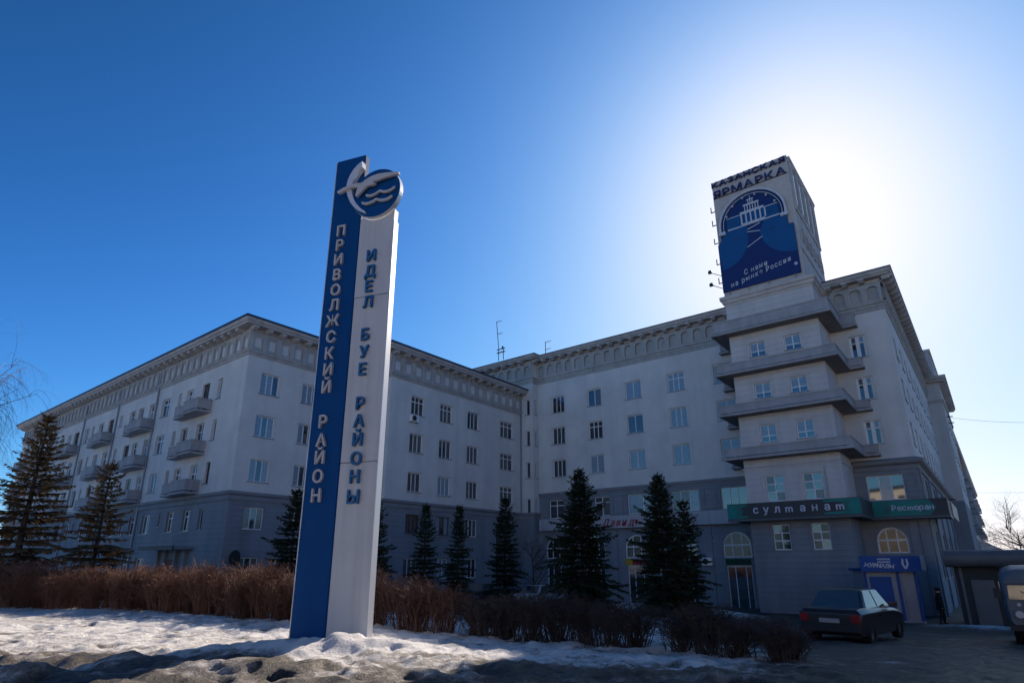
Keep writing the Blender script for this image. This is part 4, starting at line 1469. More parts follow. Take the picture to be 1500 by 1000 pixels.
ob('rear_wall', mb, 'stucco', FW.root)
sweep(FW, 'cornice', FP, [(-.3, 18.1), (.7, 18.1), (.85, 18.5), (-.3, 18.55)], 'cornice', True)
ob('roof_top', MB().prismz([FW.loc(*p)[:2] for p in FP], 18.3, 18.6), 'roof_metal', FW.root)
for i in range(7):
    for z in (7.0, 10.0, 13.0):
        x, y, _ = FW.loc(-2.75, 100 + 12 * i)
        o = ob('balcony', MB().box(x, x + 1.1, y, y + 3.2, z, z + .15), 'parapet', FW.root)
        ob('parapet', MB().box(x + 1.04, x + 1.1, y, y + 3.2, z + .2, z + 1.1).box(x, x + 1.04, y, y + .06, z + .2, z + 1.1), 'parapet', o)

# ------------------------------------------------------------------ the pylon
PA = Vector((-5.2775, 15.199, 0.0))
PD = Vector((0.94014, -0.34078, 0))
PRZ = math.atan2(PD.y, PD.x)
PZ = 0.12
py = thing('district_pylon', 'tall blue and white pylon sign with seagull emblem and vertical lettering', 'pylon', (PA.x, PA.y, PZ), PRZ)
def bevel_box(x0, x1, y0, y1, z0, z1, b=.02):
    me = MB().box(x0, x1, y0, y1, z0, z1).mesh('panel')
    bm = bmesh.new(); bm.from_mesh(me)
    bmesh.ops.bevel(bm, geom=bm.edges[:], offset=b, segments=2, affect='EDGES')
    bm.to_mesh(me); bm.free()
    return me
DEP = 0.22
ob('blue_panel', bevel_box(0, 1.0, .0, DEP, 0, 13.72 - PZ), 'pylon_blue', py)
# white leaf: curved top edge where the disc sits
Zt = 11.72 - PZ
pts = [(1.004, 0), (2.08, 0), (2.1, .02), (2.1, Zt - .3), (2.06, Zt - .22), (1.004, Zt - .05)]
seamz = [0, 4.52 - PZ, 9.05 - PZ]
for k in range(3):
    z0 = seamz[k] + (.006 if k else 0)
    z1 = seamz[k + 1] - .006 if k < 2 else None
    if k < 2:
        ob('white_panel', bevel_box(1.006, 2.1, .012, DEP - .01, z0, z1, .012), 'pylon_white', py)
    else:
        top = [(2.1, Zt - .38)] + [(1.55 + .80 * math.cos(R(a)), 12.19 - PZ + .80 * math.sin(R(a))) for a in range(-45, -135, -9)] + [(1.006, Zt - .22)]
        ob('white_panel', MB().prism([(1.006, z0), (2.1, z0)] + top, .012, DEP - .01), 'pylon_white', py)
ob('edge_trim', MB().box(2.102, 2.125, .0, DEP, 0, Zt - .45), 'silver', py)
ob('edge_trim', MB().box(-.024, -.002, .0, DEP, 0, 13.70 - PZ), 'silver', py)
ob('base_foot', MB().box(1.93, 2.0, -.03, .005, 0.12, .36), 'dark_metal', py)
# emblem
em = ob('emblem_disc', MB().disc_y(1.55, 12.19 - PZ, .765, -.13, .05, 48), 'emblem_blue', py)
ob('rim', MB().disc_y(1.55, 12.19 - PZ, .775, -.12, .045, 48, .767), 'silver', em)
def P2(l):
    return [(a, b - PZ) for a, b in l]
ro = [(1.03, 13.34), (.90, 13.26), (0.77, 13.14), (0.65, 12.96), (.59, 12.8), (0.56, 12.62), (.575, 12.45), (0.62, 12.27), (0.75, 12.0), (.87, 11.84), (1.02, 11.70), (1.27, 11.54)]
ri = [(1.05, 13.14), (.96, 13.08), (0.87, 12.98), (.80, 12.84), (0.76, 12.72), (.745, 12.58), (.75, 12.44), (0.78, 12.28), (0.88, 12.04), (.98, 11.89), (1.1, 11.75), (1.28, 11.6)]
ob('ribbon', MB().strip(P2(ro), P2(ri), -.20, -.01), 'silver', em)
bird = [(0.29, 12.42), (0.40, 12.475), (0.55, 12.52), (0.75, 12.555), (0.92, 12.565), (1.14, 12.53), (1.24, 12.60), (1.35, 12.645), (1.50, 12.685), (1.66, 12.70), (1.93, 12.675), (2.12, 12.64), (2.33, 12.60), (2.34, 12.53), (2.16, 12.535), (1.88, 12.52), (1.66, 12.49), (1.47, 12.455), (1.60, 12.41), (1.5, 12.37), (1.33, 12.385), (1.24, 12.32), (1.16, 12.25), (0.99, 12.10), (0.95, 12.15), (.97, 12.28), (1.0, 12.41), (.90, 12.45), (0.74, 12.44), (.55, 12.40), (0.36, 12.35)]
ob('seagull', MB().prism(P2(bird), -.27, -.19), 'letter_grey', em)
for base in ([(1.27, 12.12), (1.36, 12.075), (1.48, 12.07), (1.60, 12.10), (1.72, 12.165), (1.82, 12.11), (1.95, 12.085), (2.08, 12.11), (2.2, 12.18)], [(1.15, 11.90), (1.24, 11.85), (1.37, 11.835), (1.50, 11.86), (1.62, 11.915), (1.74, 11.855), (1.88, 11.825), (2.0, 11.84), (2.13, 11.90)]):
    up_ = [(a, b + .035) for a, b in base]
    dn_ = [(a, b - .035) for a, b in base]
    ob('wave', MB().strip(P2(up_), P2(dn_), -.22, -.161), 'letter_grey', em)
def py_letters(chars, zs, xc, h, wmax, material):
    for ch, z in zip(chars, zs):
        me = text_mesh(ch, 1.0, .035, 0, .018)
        lo_, hi_ = mesh_dims(me)
        refm = mesh_dims(text_mesh('Н', 1.0, .035, 0, .018))
        s = h / (refm[1][2] - refm[0][2])
        o = ob('letter', me, None, py)
        set_mat(o, material)
        o.scale = (s, 1, s)
        o.location = (xc - (lo_[0] + hi_[0]) / 2 * s, -.037, z - PZ - h / 2 - refm[0][2] * s)
py_letters('ПРИВОЛЖСКИЙ', [11.25, 10.79, 10.33, 9.86, 9.39, 8.93, 8.46, 7.99, 7.52, 7.06, 6.58], .41, .34, .3, 'letter_grey')
py_letters('РАЙОН', [5.64, 5.15, 4.70, 4.22, 3.74], .41, .34, .3, 'letter_grey')
py_letters('ИДЕЛ', [10.26, 9.78, 9.32, 8.86], 1.49, .34, .3, 'letter_blue')
py_letters('БУЕ', [7.92, 7.43, 6.95], 1.49, .34, .3, 'letter_blue')
py_letters('РАЙОНЫ', [6.03, 5.57, 5.09, 4.61, 4.16, 3.67], 1.5, .34, .3, 'letter_blue')

# ------------------------------------------------------------------ kiosk, pavilion booth, far houses
kz = -0.75
kp = Vector((20.15, 33.2, 0))
ki = thing('news_kiosk', 'small blue newspaper kiosk standing before the arched window at right', 'kiosk', (kp.x, kp.y, kz), -R(14))
ob('body', MB().box(-1.28, 1.28, 0, 1.9, 0, 2.5), 'kiosk_white', ki)
ob('roof', MB().box(-1.45, 1.45, -.35, 2.0, 2.503, 2.62), 'kiosk_blue', ki)
fs = ob('fascia_board', MB().box(-1.46, 1.40, -.42, -.352, 2.45, 3.25), 'kiosk_blue', ki)
ob('side_board', MB().box(1.402, 1.62, -.40, -.34, 2.55, 3.3), 'kiosk_white', ki)
ob('shutter', MB().box(-1.02, .02, -.045, -.002, .55, 2.2), 'kiosk_blue', ki)
ob('door', MB().box(.55, 1.05, -.04, -.002, .05, 2.2), 'kiosk_white', ki)
ob('post', MB().box(.28, .40, -.07, -.002, 0, 2.45), 'kiosk_blue', ki)
ob('post', MB().box(1.12, 1.27, -.07, -.002, 0, 2.45), 'kiosk_blue', ki)
ob('post', MB().box(-1.27, -1.16, -.07, -.002, 0, 2.45), 'kiosk_blue', ki)
ob('plinth', MB().box(-1.3, 1.3, -.075, 1.92, -.35, .02), 'kiosk_white', ki)
gb = MB()
for k in range(9):
    gb.box(.42, 1.10, -.055, -.042, .2 + k * .23, .215 + k * .23)
for k in range(4):
    gb.box(.50 + k * .16, .512 + k * .16, -.06, -.0555, .1, 2.2)
ob('door_grille', gb, 'grey_metal', ki)
me = text_mesh('ЖУРНАЛЫ', .27, .008, .3, .012)
o = ob('lettering', me, 'banner_white', ki, (-1.32, -.43, 2.72)); o.rotation_euler = (0, R(4), 0)
ub = MB()
for row, zz in ((0, 3.05), (1, 2.9)):
    xx = -.62
    rr_ = random.Random(3 + row)
    while xx < -.02:
        w_ = rr_.uniform(.04, .075)
        ub.box(xx, xx + w_, -.428, -.4205, zz, zz + .085)
        xx += w_ + .025
struct(ob('small_print', ub, 'banner_white', ki), 'stuff')
ob('logo', MB().strip([(.62, 2.6), (.5, 2.85), (.55, 3.12)], [(.70, 2.62), (.60, 2.85), (.62, 3.1)], -.43, -.421).strip([(.72, 2.6), (.84, 2.85), (.79, 3.12)], [(.64, 2.60), (.74, 2.85), (.72, 3.1)], -.43, -.421), 'banner_white', ki)

pp_ = Vector((26.2, 27.9, -0.85))
pv = thing('trade_pavilion', 'low dark pavilion with rounded metal roof edge behind the van', 'pavilion', pp_, -R(38))
ob('wall', MB().box(-5.2, 12, 0, 5, -.3, 2.85), 'pavilion_dark', pv)
fc = MB()
prof = [(-.45 + .42 * math.cos(R(a)) * -1, 3.2 + .40 * math.sin(R(a))) for a in range(-90, 91, 15)]
fcv = []
for (yy, zz) in prof:
    fcv.append((yy, zz))
k = len(fcv)
for xx in (-5.5, 12.2):
    fc.v += [(xx, yy, zz) for yy, zz in fcv] + [(xx, .4, 3.6), (xx, .4, 2.8)]
m_ = k + 2
for i in range(m_):
    j = (i + 1) % m_
    fc.f.append((i, j, m_ + j, m_ + i))
fc.f.append(tuple(range(m_))); fc.f.append(tuple(range(2 * m_ - 1, m_ - 1, -1)))
ob('roof_edge', fc, 'pavilion_fascia', pv)
ob('roof', MB().box(-5.4, 12.1, .41, 5.3, 2.9, 3.5), 'pavilion_dark', pv)
for xx in (-5.0, -3.4, -1.8, -.2, 1.4):
    ob('post', MB().box(xx, xx + .12, -.06, -.002, -.3, 2.8), 'pavilion_fascia', pv)
ob('door', MB().box(-4.6, -3.7, -.05, -.002, -.2, 2.2), 'pavilion_fascia', pv)

def house(label, x, y, w, d, h, rz):
    o = thing('far_house', label, 'house', (x, y, -1.0), rz, 'snow-roofed houses at the far right')
    ob('wall', MB().box(0, w, 0, d, -1, h), 'house_wall', o)
    ob('roof', MB().prism([(-.5, h + .004), (w + .5, h + .004), (w / 2, h + w * .32)], -.4, d + .4), 'snow_roof', o)
    for k in range(3):
        xx = w * (.12 + .3 * k)
        f = ob('window', MB().box(xx, xx + w * .14, -.05, -.002, h * .3, h * .75), 'glass_dark', o)
        ob('sill', MB().box(xx - .1, xx + w * .14 + .1, -.12, -.003, h * .3 - .12, h * .3 - .003), 'wood_white', f)
house('house with a pale snowy gable roof, nearest at the far right edge', 90, 103, 13, 12, 5.4, R(-30))
house('smaller snowy-roofed house just left of the bare trees at far right', 88, 122, 9, 8, 4.6, R(-20))

# overhead cables
def cable(label, a, b, sag):
    pts = []
    A, B = Vector(a), Vector(b)
    for i in range(17):
        t = i / 16
        p = A.lerp(B, t)
        p.z -= sag * 4 * t * (1 - t)
        pts.append(p)
    base = pts[0].copy()
    o = ob('overhead_cable', MB().tube([p - base for p in pts], .014, 4), 'dark_metal', None, base)
    tag(o, label, 'cable', 'overhead cables at the right edge')
pA = W(-1.9, 80, 17.6)
cable('highest overhead cable leaving the pavilion wall to the right edge', pA, (62, 62, 17.0), .5)
cable('middle overhead cable crossing pale sky right of the far wing', W(-2.7, 120, 13.0), (95, 85, 13.5), .6)
cable('lowest overhead cable above the bare trees at right', W(-2.7, 150, 9.5), (110, 95, 11.5), .6)
print('structures', len(bpy.data.objects))

# ------------------------------------------------------------------ trees and shrubs
def spruce_mesh(seed, H, spread, whorls=26, gaps=0.12):
    r = random.Random(seed)
    tr = MB()
    segs = 10
    pts = [(r.uniform(-.03, .03) * i / segs, r.uniform(-.03, .03) * i / segs, H * i / segs) for i in range(segs + 1)]
    tr.tube(pts, [.13 * (H / 8) * (1 - i / segs) + .012 for i in range(segs + 1)], 7)
    V, F = [], []
    def blade(p, d, l, w, up):
        """one flat tuft of needles"""
        s_ = d.cross(up)
        if s_.length < 1e-4:
            s_ = Vector((1, 0, 0))
        s_.normalize()
        n = len(V)
        m_ = p + d * l * .45
        e = p + d * l + Vector((0, 0, -.04 * l))
        V.extend([tuple(p), tuple(m_ + s_ * w), tuple(e), tuple(m_ - s_ * w)])
        F.append((n, n + 1, n + 2, n + 3))
    z = H * .05
    k = 0
    while z < H * .985:
        t = z / H
        L = spread * (1 - t) ** 0.74 * r.uniform(.78, 1.14) * (0.92 + .14 * math.sin(k * 1.3)) + .10
        nb = max(4, int(6 + 7 * (1 - t)))
        a0 = r.uniform(0, 6.28)
        for b in range(nb):
            if r.random() < gaps:
                continue
            a = a0 + 6.283 * b / nb + r.uniform(-.22, .22)
            l = L * r.uniform(.5, 1.15)
            rise = (.10 + .55 * t) * l
            droop = (.62 - .55 * t) * l * r.uniform(.6, 1.4)
            ca, sa = math.cos(a), math.sin(a)
            def P(q):
                return Vector((ca * l * q, sa * l * q, z + rise * q - droop * q * q + .16 * l * q ** 4))
            bp_ = [P(q / 5) for q in range(6)]
            tr.tube(bp_, .022 * (H / 8), 3, .004, cap=False)
            n = max(4, int(l / .085))
            for i in range(n):
                q = .14 + .88 * (i + r.random() * .6) / n
                p = P(min(1, q))
                tan = (P(min(1.02, q + .05)) - P(q - .05)).normalized()
                side = Vector((-sa, ca, 0))
                ll = l * .30 * (1.12 - q) + .13
                for sg in (-1, 1):
                    d = (tan * r.uniform(.5, .9) + side * sg * r.uniform(.55, 1.0) + Vector((0, 0, r.uniform(-.38, .10)))).normalized()
                    blade(p, d, ll * r.uniform(.7, 1.25), .042 + .036 * r.random(), Vector((r.uniform(-.5, .5), r.uniform(-.5, .5), 1)))
                if r.random() < .75:
                    d = (tan * .6 + Vector((r.uniform(-.3, .3), r.uniform(-.3, .3), r.uniform(-1.0, -.2)))).normalized()
                    blade(p, d, ll * .75, .045, side)
            blade(P(.97), (P(1) - P(.9)).normalized(), .2, .035, Vector((0, 0, 1)))
        z += H / whorls * r.uniform(.75, 1.2) * (1.15 - .45 * t)
        k += 1
    for i in range(10):
        blade(Vector((0, 0, H * (.93 + .06 * i / 10))), Vector((math.cos(i * 2.4), math.sin(i * 2.4), .9)).normalized(), .22, .03, Vector((0, 0, 1)))
    blade(Vector((0, 0, H * .97)), Vector((0, 0, 1)), .5, .025, Vector((1, 0, 0)))
    cr = bpy.data.meshes.new('crown')
    cr.from_pydata(V, [], F)
    return tr.mesh('trunk'), cr


SPR = [spruce_mesh(1, 9.0, 2.1, 28, .10), spruce_mesh(2, 6.8, 2.0, 22, .14), spruce_mesh(3, 6.1, 1.6, 24, .08), spruce_mesh(4, 7.4, 2.15, 36, .03), spruce_mesh(5, 5.8, 1.25, 24, .08)]
SPH = [9.0, 6.8, 6.1, 7.4, 5.8]
def spruce(label, x, y, h, var, wid=1.0, brown=False, rot=0.0):  # brown picks the needles with sunlight put into their colour
    o = thing('spruce_tree', label, 'spruce', (x, y, g(x, y) - .1), rot, 'spruce trees in front of the facades')
    tr, cr = SPR[var]
    s = (h + .1) / SPH[var]
    for nm, me, mt in (('trunk', tr, 'bark'), ('crown', cr, 'needle_sunlit_brown' if brown else 'needle')):
        q = ob(nm, me, None, o)
        set_mat(q, mt)
        q.scale = (s * wid, s * wid, s)
    return o


spruce('tallest spruce, tinted sunlit brown, at the far left beside the bare birch', -24.06, 30, 9.1, 0, 1.3, True, .4)
spruce('shorter spruce, tinted sunlit brown, second from the left edge, before the balconies', -20.98, 31, 6.8, 1, 1.2, True, 1.9)
spruce('dark spruce just left of the pylon, at the left wing corner', -12.5, 35, 6.15, 2, 1.25, False, 3.0)
spruce('dark spruce half hidden behind the right edge of the pylon', -8.09, 36, 5.8, 2, 1.15, False, 5.0)
spruce('slim dark spruce, left one of the close pair right of the pylon', -5.38, 38, 5.9, 4, 1.05, False, .9)
spruce('slim dark spruce, right one of the close pair right of the pylon', -3.36, 38.5, 6.0, 4, 1.0, False, 2.6)
spruce('narrow dark spruce in front of the dark gateway', -.49, 43, 7.2, 4, 1.1, False, 4.4)
spruce('largest dark spruce, covering the start of the red script', 3.73, 33, 7.5, 3, 1.22, False, 1.0)
spruce('large dark spruce right of the red script', 7.59, 31, 7.0, 3, 1.12, False, 3.6)
spruce('small dark spruce leaning into the large one right of the red script', 8.9, 31.4, 5.7, 2, 1.1, False, 2.2)


def bare_tree_mesh(seed, H, levels=4, spread=.55, weep=0.0, r0=.12, n1=9, trunk_frac=.95):
    r = random.Random(seed)
    big, fine = MB(), MB()
    def grow(p, d, l, rad, lev):
        pts = [p]
        dd = d.copy()
        k = 5
        for i in range(k):
            dd = (dd + Vector((r.uniform(-.16, .16), r.uniform(-.16, .16), r.uniform(-.06, .1) - (weep * .38 if lev >= 2 else 0)))).normalized()
            pts.append(pts[-1] + dd * l / k)
        (big if lev < 2 else fine).tube(pts, rad, 6 if lev == 0 else (4 if lev == 1 else 3), rad * .25 if lev else rad * .15, cap=lev < 2)
        if lev >= levels:
            return
        n = n1 if lev == 0 else (7 if lev == 1 else 5)
        for i in range(n):
            q = r.uniform(.28 if lev == 0 else .15, 1.0)
            j = min(k - 1, int(q * k))
            pp = pts[j].lerp(pts[j + 1], q * k - j)
            a = r.uniform(0, 6.283)
            base = (pts[j + 1] - pts[j]).normalized()
            o1 = base.orthogonal().normalized()
            o2 = base.cross(o1)
            nd = (base * (1 - spread * .6) + (o1 * math.cos(a) + o2 * math.sin(a)) * spread).normalized()
            if lev == 0:
                nd.z = abs(nd.z) + .15
            grow(pp, nd.normalized(), l * r.uniform(.36, .58), rad * .42 * (1.15 - q * .5), lev + 1)
    grow(Vector((0, 0, 0)), Vector((r.uniform(-.05, .05), r.uniform(-.05, .05), 1)), H, r0, 0)
    return big.mesh('trunk'), fine.mesh('crown')


def bare_tree(name, label, x, y, h, meshes, H, mt_trunk, mt_twig, group, wid=1.0, rot=0.0):
    o = thing(name, label, 'tree', (x, y, g(x, y) - .1), rot, group)
    for nm, me, mt in (('trunk', meshes[0], mt_trunk), ('crown', meshes[1], mt_twig)):
        q = ob(nm, me, None, o)
        set_mat(q, mt)
        q.scale = (h / H * wid, h / H * wid, h / H)
    return o


birch = bare_tree_mesh(21, 12.0, 4, .62, 1.0, .17, 60)
bare_tree('birch_tree', 'bare weeping birch with fine hanging twigs at the left edge', -31.7, 31.0, 10.4, birch, 12.0, 'birch_bark', 'twig_birch', None, .85, 1.0)
bt = [bare_tree_mesh(31, 9.0, 4, .6, 0, .16, 14), bare_tree_mesh(32, 7.0, 4, .7, 0, .12, 14)]
for k, (x, y, h, v_, lb) in enumerate([(78, 92, 9.0, 0, 'tallest bare tree above the van at the far right'), (74.5, 90, 8.0, 1, 'bare bushy tree against the far wing end'), (83, 96, 8.0, 1, 'bare tree in front of the snowy gable roof'), (80, 84, 6.0, 1, 'low bare tree behind the dark pavilion roof'), (88, 90, 5.5, 0, 'bare tree at the right picture edge')]):
    bare_tree('bare_tree', lb, x, y, h, bt[v_], [9.0, 7.0][v_], 'bark', 'twig_dark', 'bare trees far right', 1.3, k * 1.3)
sh = bare_tree_mesh(41, 2.0, 3, .8, 0, .05, 16)
bare_tree('bare_shrub', 'bare rounded shrub between the gateway spruce and the largest spruce', 1.75, 44.5, 3.6, sh, 2.0, 'bark', 'twig_dark', None, 1.0, .5)


def bush_mesh(seed, H=1.6, n=130, rad=.55):
    r = random.Random(seed)
    V, F = [], []
    def stick(a, b, w0, w1):
        d = (b - a)
        o1 = d.orthogonal().normalized()
        o2 = d.cross(o1).normalized()
        k = len(V)
        for p, w in ((a, w0), (b, w1)):
            for q in range(3):
                t = q * 2.094
                V.append(tuple(p + (o1 * math.cos(t) + o2 * math.sin(t)) * w))
        for q in range(3):
            q2 = (q + 1) % 3
            F.append((k + q, k + q2, k + 3 + q2, k + 3 + q))
    for i in range(n):
        a = r.uniform(0, 6.283)
        rr = abs(r.gauss(0, .20))
        p0 = Vector((rr * math.cos(a), rr * math.sin(a), -.1))
        a2 = a + r.uniform(-1.0, 1.0)
        out = rad * r.uniform(.2, 1.2)
        h = H * r.uniform(.62, 1.06) * (1 - .16 * out / rad)
        top = Vector((out * math.cos(a2), out * math.sin(a2), h))
        mid = p0.lerp(top, .5) + Vector((r.uniform(-.13, .13), r.uniform(-.13, .13), .06))
        stick(p0, mid, .013, .009); stick(mid, top, .009, .004)
        for k in range(11):
            q = r.uniform(.34, 1.0)
            pp = p0.lerp(mid, q * 2) if q < .5 else mid.lerp(top, q * 2 - 1)
            d = Vector((r.uniform(-1.2, 1.2), r.uniform(-1.2, 1.2), r.uniform(-.1, 1.3))).normalized()
            l = r.uniform(.10, .34)
            e = pp + d * l
            stick(pp, e, .006, .0035)
            for kk in range(2):
                d2 = (d + Vector((r.uniform(-1, 1), r.uniform(-1, 1), r.uniform(-.4, .7)))).normalized()
                s_ = pp.lerp(e, r.uniform(.3, .9))
                stick(s_, s_ + d2 * l * .55, .0045, .003)
    me = bpy.data.meshes.new('bush')
    me.from_pydata(V, [], F)
    return me


BU = [bush_mesh(51 + k, 1.6, 75, .62 if k % 2 else .5) for k in range(6)]
def hedge(path, n, hs, material, label, group, jit=.18, wid=1.0, rows=1):
    P = [Vector(p) for p in path]
    L_ = [0]
    for a, b in zip(P[:-1], P[1:]):
        L_.append(L_[-1] + (b - a).length)
    for rw in range(rows):
        for i in range(n):
            s_ = L_[-1] * (i + .5 * rw) / max(1, n - 1)
            s_ = min(s_, L_[-1])
            k = max(j for j in range(len(P) - 1) if L_[j] <= s_ + 1e-6)
            t = (s_ - L_[k]) / (L_[k + 1] - L_[k])
            p = P[k].lerp(P[k + 1], t) + Vector((rng.uniform(-jit, jit), rng.uniform(-jit, jit) + rw * .75))
            h = hs[0] + (hs[1] - hs[0]) * s_ / L_[-1]
            h *= rng.uniform(.86, 1.12)
            o = ob('hedge_bush', BU[(i * 5 + rw * 2 + i // 3) % 6], None, None, (p.x, p.y, g(p.x, p.y)), rng.uniform(0, 6.28))
            set_mat(o, material)
            w_ = wid * rng.uniform(.9, 1.2)
            o.scale = (w_, w_, h / 1.6)
            tag(o, label, 'bush', group)


hedge([(-27.0, 27.0), (-19.9, 24.9), (-13.5, 23.1), (-9.5, 20.9), (-6.6, 19.0), (-5.4, 18.5)], 30, (1.66, 1.62), 'twig_sunlit', 'leafless bush, tinted sunlit red-brown, in the hedge left of the pylon', 'bushes of the hedge left of the pylon', rows=2)
hedge([(-3.6, 17.5), (-1.9, 16.9)], 4, (1.44, 1.36), 'twig', 'leafless brown bush in the hedge close right of the pylon', 'bushes close right of the pylon')
hedge([(-1.1, 16.5), (.8, 15.35), (3.5, 13.9), (4.5, 13.1)], 11, (1.14, .92), 'twig_dark', 'leafless bush, tinted dark for shade, in the hedge right of the pylon', 'bushes of the shaded hedge', jit=.22)
hedge([(5.0, 12.0), (5.3, 12.5)], 2, (.75, .7), 'twig_dark', 'thin low leafless bush at the right end of the shaded hedge', 'thin bushes at the hedge end', wid=.7)

# ------------------------------------------------------------------ vehicles
def loft(name, sections, material, parent, smooth=True):
    """sections: list of rings (same count) of points"""
    mb = MB()
    k = len(sections[0])
    for s_ in sections:
        mb.v += s_
    for a in range(len(sections) - 1):
        for i in range(k):
            j = (i + 1) % k
            mb.f.append((a * k + i, a * k + j, (a + 1) * k + j, (a + 1) * k + i))
    mb.f.append(tuple(reversed(range(k))))
    mb.f.append(tuple((len(sections) - 1) * k + i for i in range(k)))
    me = mb.mesh(name)
    o = ob(name, me, material, parent)
    if smooth:
        md = o.modifiers.new('bevel', 'BEVEL'); md.width = .03; md.segments = 2; md.limit_method = 'ANGLE'; md.angle_limit = R(25)
        me.polygons.foreach_set('use_smooth', [True] * len(me.polygons))
        ms = o.modifiers.new('ws', 'WEIGHTED_NORMAL')
    return o


def wheel(parent, x, y, r=.3, w=.19):
    # axle along y
    o = ob('wheel', MB().disc_y(0, 0, r, -w / 2, w / 2, 24, r * .62), 'tyre', parent, (x, y, r))
    s_ = -1 if y < 0 else 1
    ob('rim', MB().disc_y(0, 0, r * .61, -w * .3, w * .3, 18).disc_y(0, 0, r * .2, s_ * w * .3, s_ * w * .42, 10), 'rim', o)
    return o


def sedan(label, loc, heading, body, L=4.15, Wd=1.66, H=1.42):
    """nose along +x"""
    o = thing('parked_car', label, 'car', loc, heading, None)
    h = Wd / 2
    def ring(x, zb, zs, zt, wb, ws, wt):
        return [(x, -wb, zb), (x, -ws, (zb + zs) / 2), (x, -ws, zs), (x, -wt, zt), (x, wt, zt), (x, ws, zs), (x, ws, (zb + zs) / 2), (x, wb, zb)]
    S = [(-L / 2, .38, .72, .82, .66, .74, .66), (-L / 2 + .08, .26, .80, .93, .74, .80, .70), (-L / 2 + .5, .22, .82, .96, .78, h, .72), (-L / 2 + .85, .22, .82, .95, .79, h, .74), (0, .22, .82, .90, .80, h, .76), (L / 2 - 1.2, .22, .80, .88, .79, h, .74), (L / 2 - .6, .23, .74, .83, .78, h - .02, .70), (L / 2 - .15, .26, .66, .74, .72, .78, .64), (L / 2, .34, .58, .64, .62, .68, .58)]
    loft('body', [ring(*q) for q in S], body, o)
    def cab(x, z, w, zl=.90):
        return [(x, -w, z), (x, w, z)]
    rb_, rt, ft, fb = -L / 2 + .55, -L / 2 + 1.15, .35, L / 2 - 1.15
    lowz, topz = .905, H
    wl_, wt_ = .735, .56
    bm_ = MB()
    pts = [(rb_, -wl_, lowz), (fb, -wl_, lowz), (fb, wl_, lowz), (rb_, wl_, lowz), (rt, -wt_, topz - .02), (ft, -wt_, topz - .02), (ft, wt_, topz - .02), (rt, wt_, topz - .02)]
    mid = [((rt + ft) / 2, -wt_ * .96, topz), ((rt + ft) / 2, wt_ * .96, topz)]
    bm_.v = pts
    bm_.f = [(0, 1, 5, 4), (1, 2, 6, 5), (2, 3, 7, 6), (3, 0, 4, 7), (4, 5, 6, 7)]
    cb = ob('cabin', bm_, body, o)
    md = cb.modifiers.new('bevel', 'BEVEL'); md.width = .05; md.segments = 3
    cb.data.polygons.foreach_set('use_smooth', [True] * len(cb.data.polygons))
    def inset(a, b, c, d, name, m_, k=.10, push=.012):
        A = [Vector(q) for q in (a, b, c, d)]
        cen = sum(A, Vector()) / 4
        nrm = (A[1] - A[0]).cross(A[3] - A[0]).normalized()
        if nrm.dot(cen - Vector((0, 0, 1.1))) < 0:
            nrm = -nrm
        B = [q.lerp(cen, k) + nrm * push for q in A]
        Bi = [q - nrm * .02 for q in B]
        mm = MB()
        mm.v = [tuple(q) for q in B + Bi]
        mm.f = [(0, 1, 2, 3), (7, 6, 5, 4), (0, 4, 5, 1), (1, 5, 6, 2), (2, 6, 7, 3), (3, 7, 4, 0)]
        return ob(name, mm, m_, o)
    P_ = pts
    inset(P_[3], P_[0], P_[4], P_[7], 'rear_window', 'glass_dark', .12)
    inset(P_[1], P_[2], P_[6], P_[5], 'windscreen', 'glass_dark', .10)
    for sgn, (a, b, c, d) in ((-1, (P_[0], P_[1], P_[5], P_[4])), (1, (P_[3], P_[2], P_[6], P_[7]))):
        a, b, c, d = [Vector(q) for q in (a, b, c, d)]
        mb_, mt_ = a.lerp(b, .50), d.lerp(c, .52)
        inset(a.lerp(b, .06), mb_, mt_, d, 'side_window', 'glass_dark', .11)
        inset(mb_, b.lerp(a, .04), c, mt_, 'side_window', 'glass_dark', .11)
        ob('door_handle', MB().box(-.55, -.38, sgn * .83 - .012, sgn * .83 + .022 * sgn, .72, .755), 'dark_metal', o)
        ob('mirror', MB().box(.55, .68, sgn * .80, sgn * 1.0, .92, 1.04) if sgn > 0 else MB().box(.55, .68, -1.0, -.80, .92, 1.04), body, o)
        ob('tail_light', MB().box(-L / 2 - .012, -L / 2 + .1, sgn * .66 - .11, sgn * .66 + .11, .60, .80), 'tail_red', o)
        ob('headlight', MB().box(L / 2 - .06, L / 2 + .02, sgn * .52 - .14, sgn * .52 + .14, .52, .64), 'lamp_glass', o)
    ob('rear_bumper', MB().box(-L / 2 - .07, -L / 2 + .12, -.76, .76, .36, .54), 'dark_metal' if body != 'car_silver' else body, o)
    ob('front_bumper', MB().box(L / 2 - .1, L / 2 + .07, -.72, .72, .32, .48), 'dark_metal' if body != 'car_silver' else body, o)
    ob('number_plate', MB().box(-L / 2 - .025, -L / 2 - .003, -.26, .26, .58, .69), 'plate', o)
    for x in (-L / 2 + .78, L / 2 - .80):
        for y in (-.72, .72):
            wheel(o, x, y)
    return o


def az(a):
    return R(90 - a)


cx_, cy_ = 10.2, 18.9
sedan('dark sedan seen from behind, parked on the driveway before the kiosk', (cx_, cy_, g(cx_, cy_) - .02), az(46), 'car_dark')
sedan('silver sedan parked behind the hedge by the bare shrub', (2.0, 40.5, g(2.0, 40.5)), az(40), 'car_silver')
sedan('blue-grey car half hidden beside the gateway spruce', (-2.4, 44.3, g(-2.4, 44.3)), az(200), 'car_blue')
sedan('dull red car behind the blue-grey car near the gateway', (-3.6, 46.6, g(-3.6, 46.6)), az(215), 'car_red')

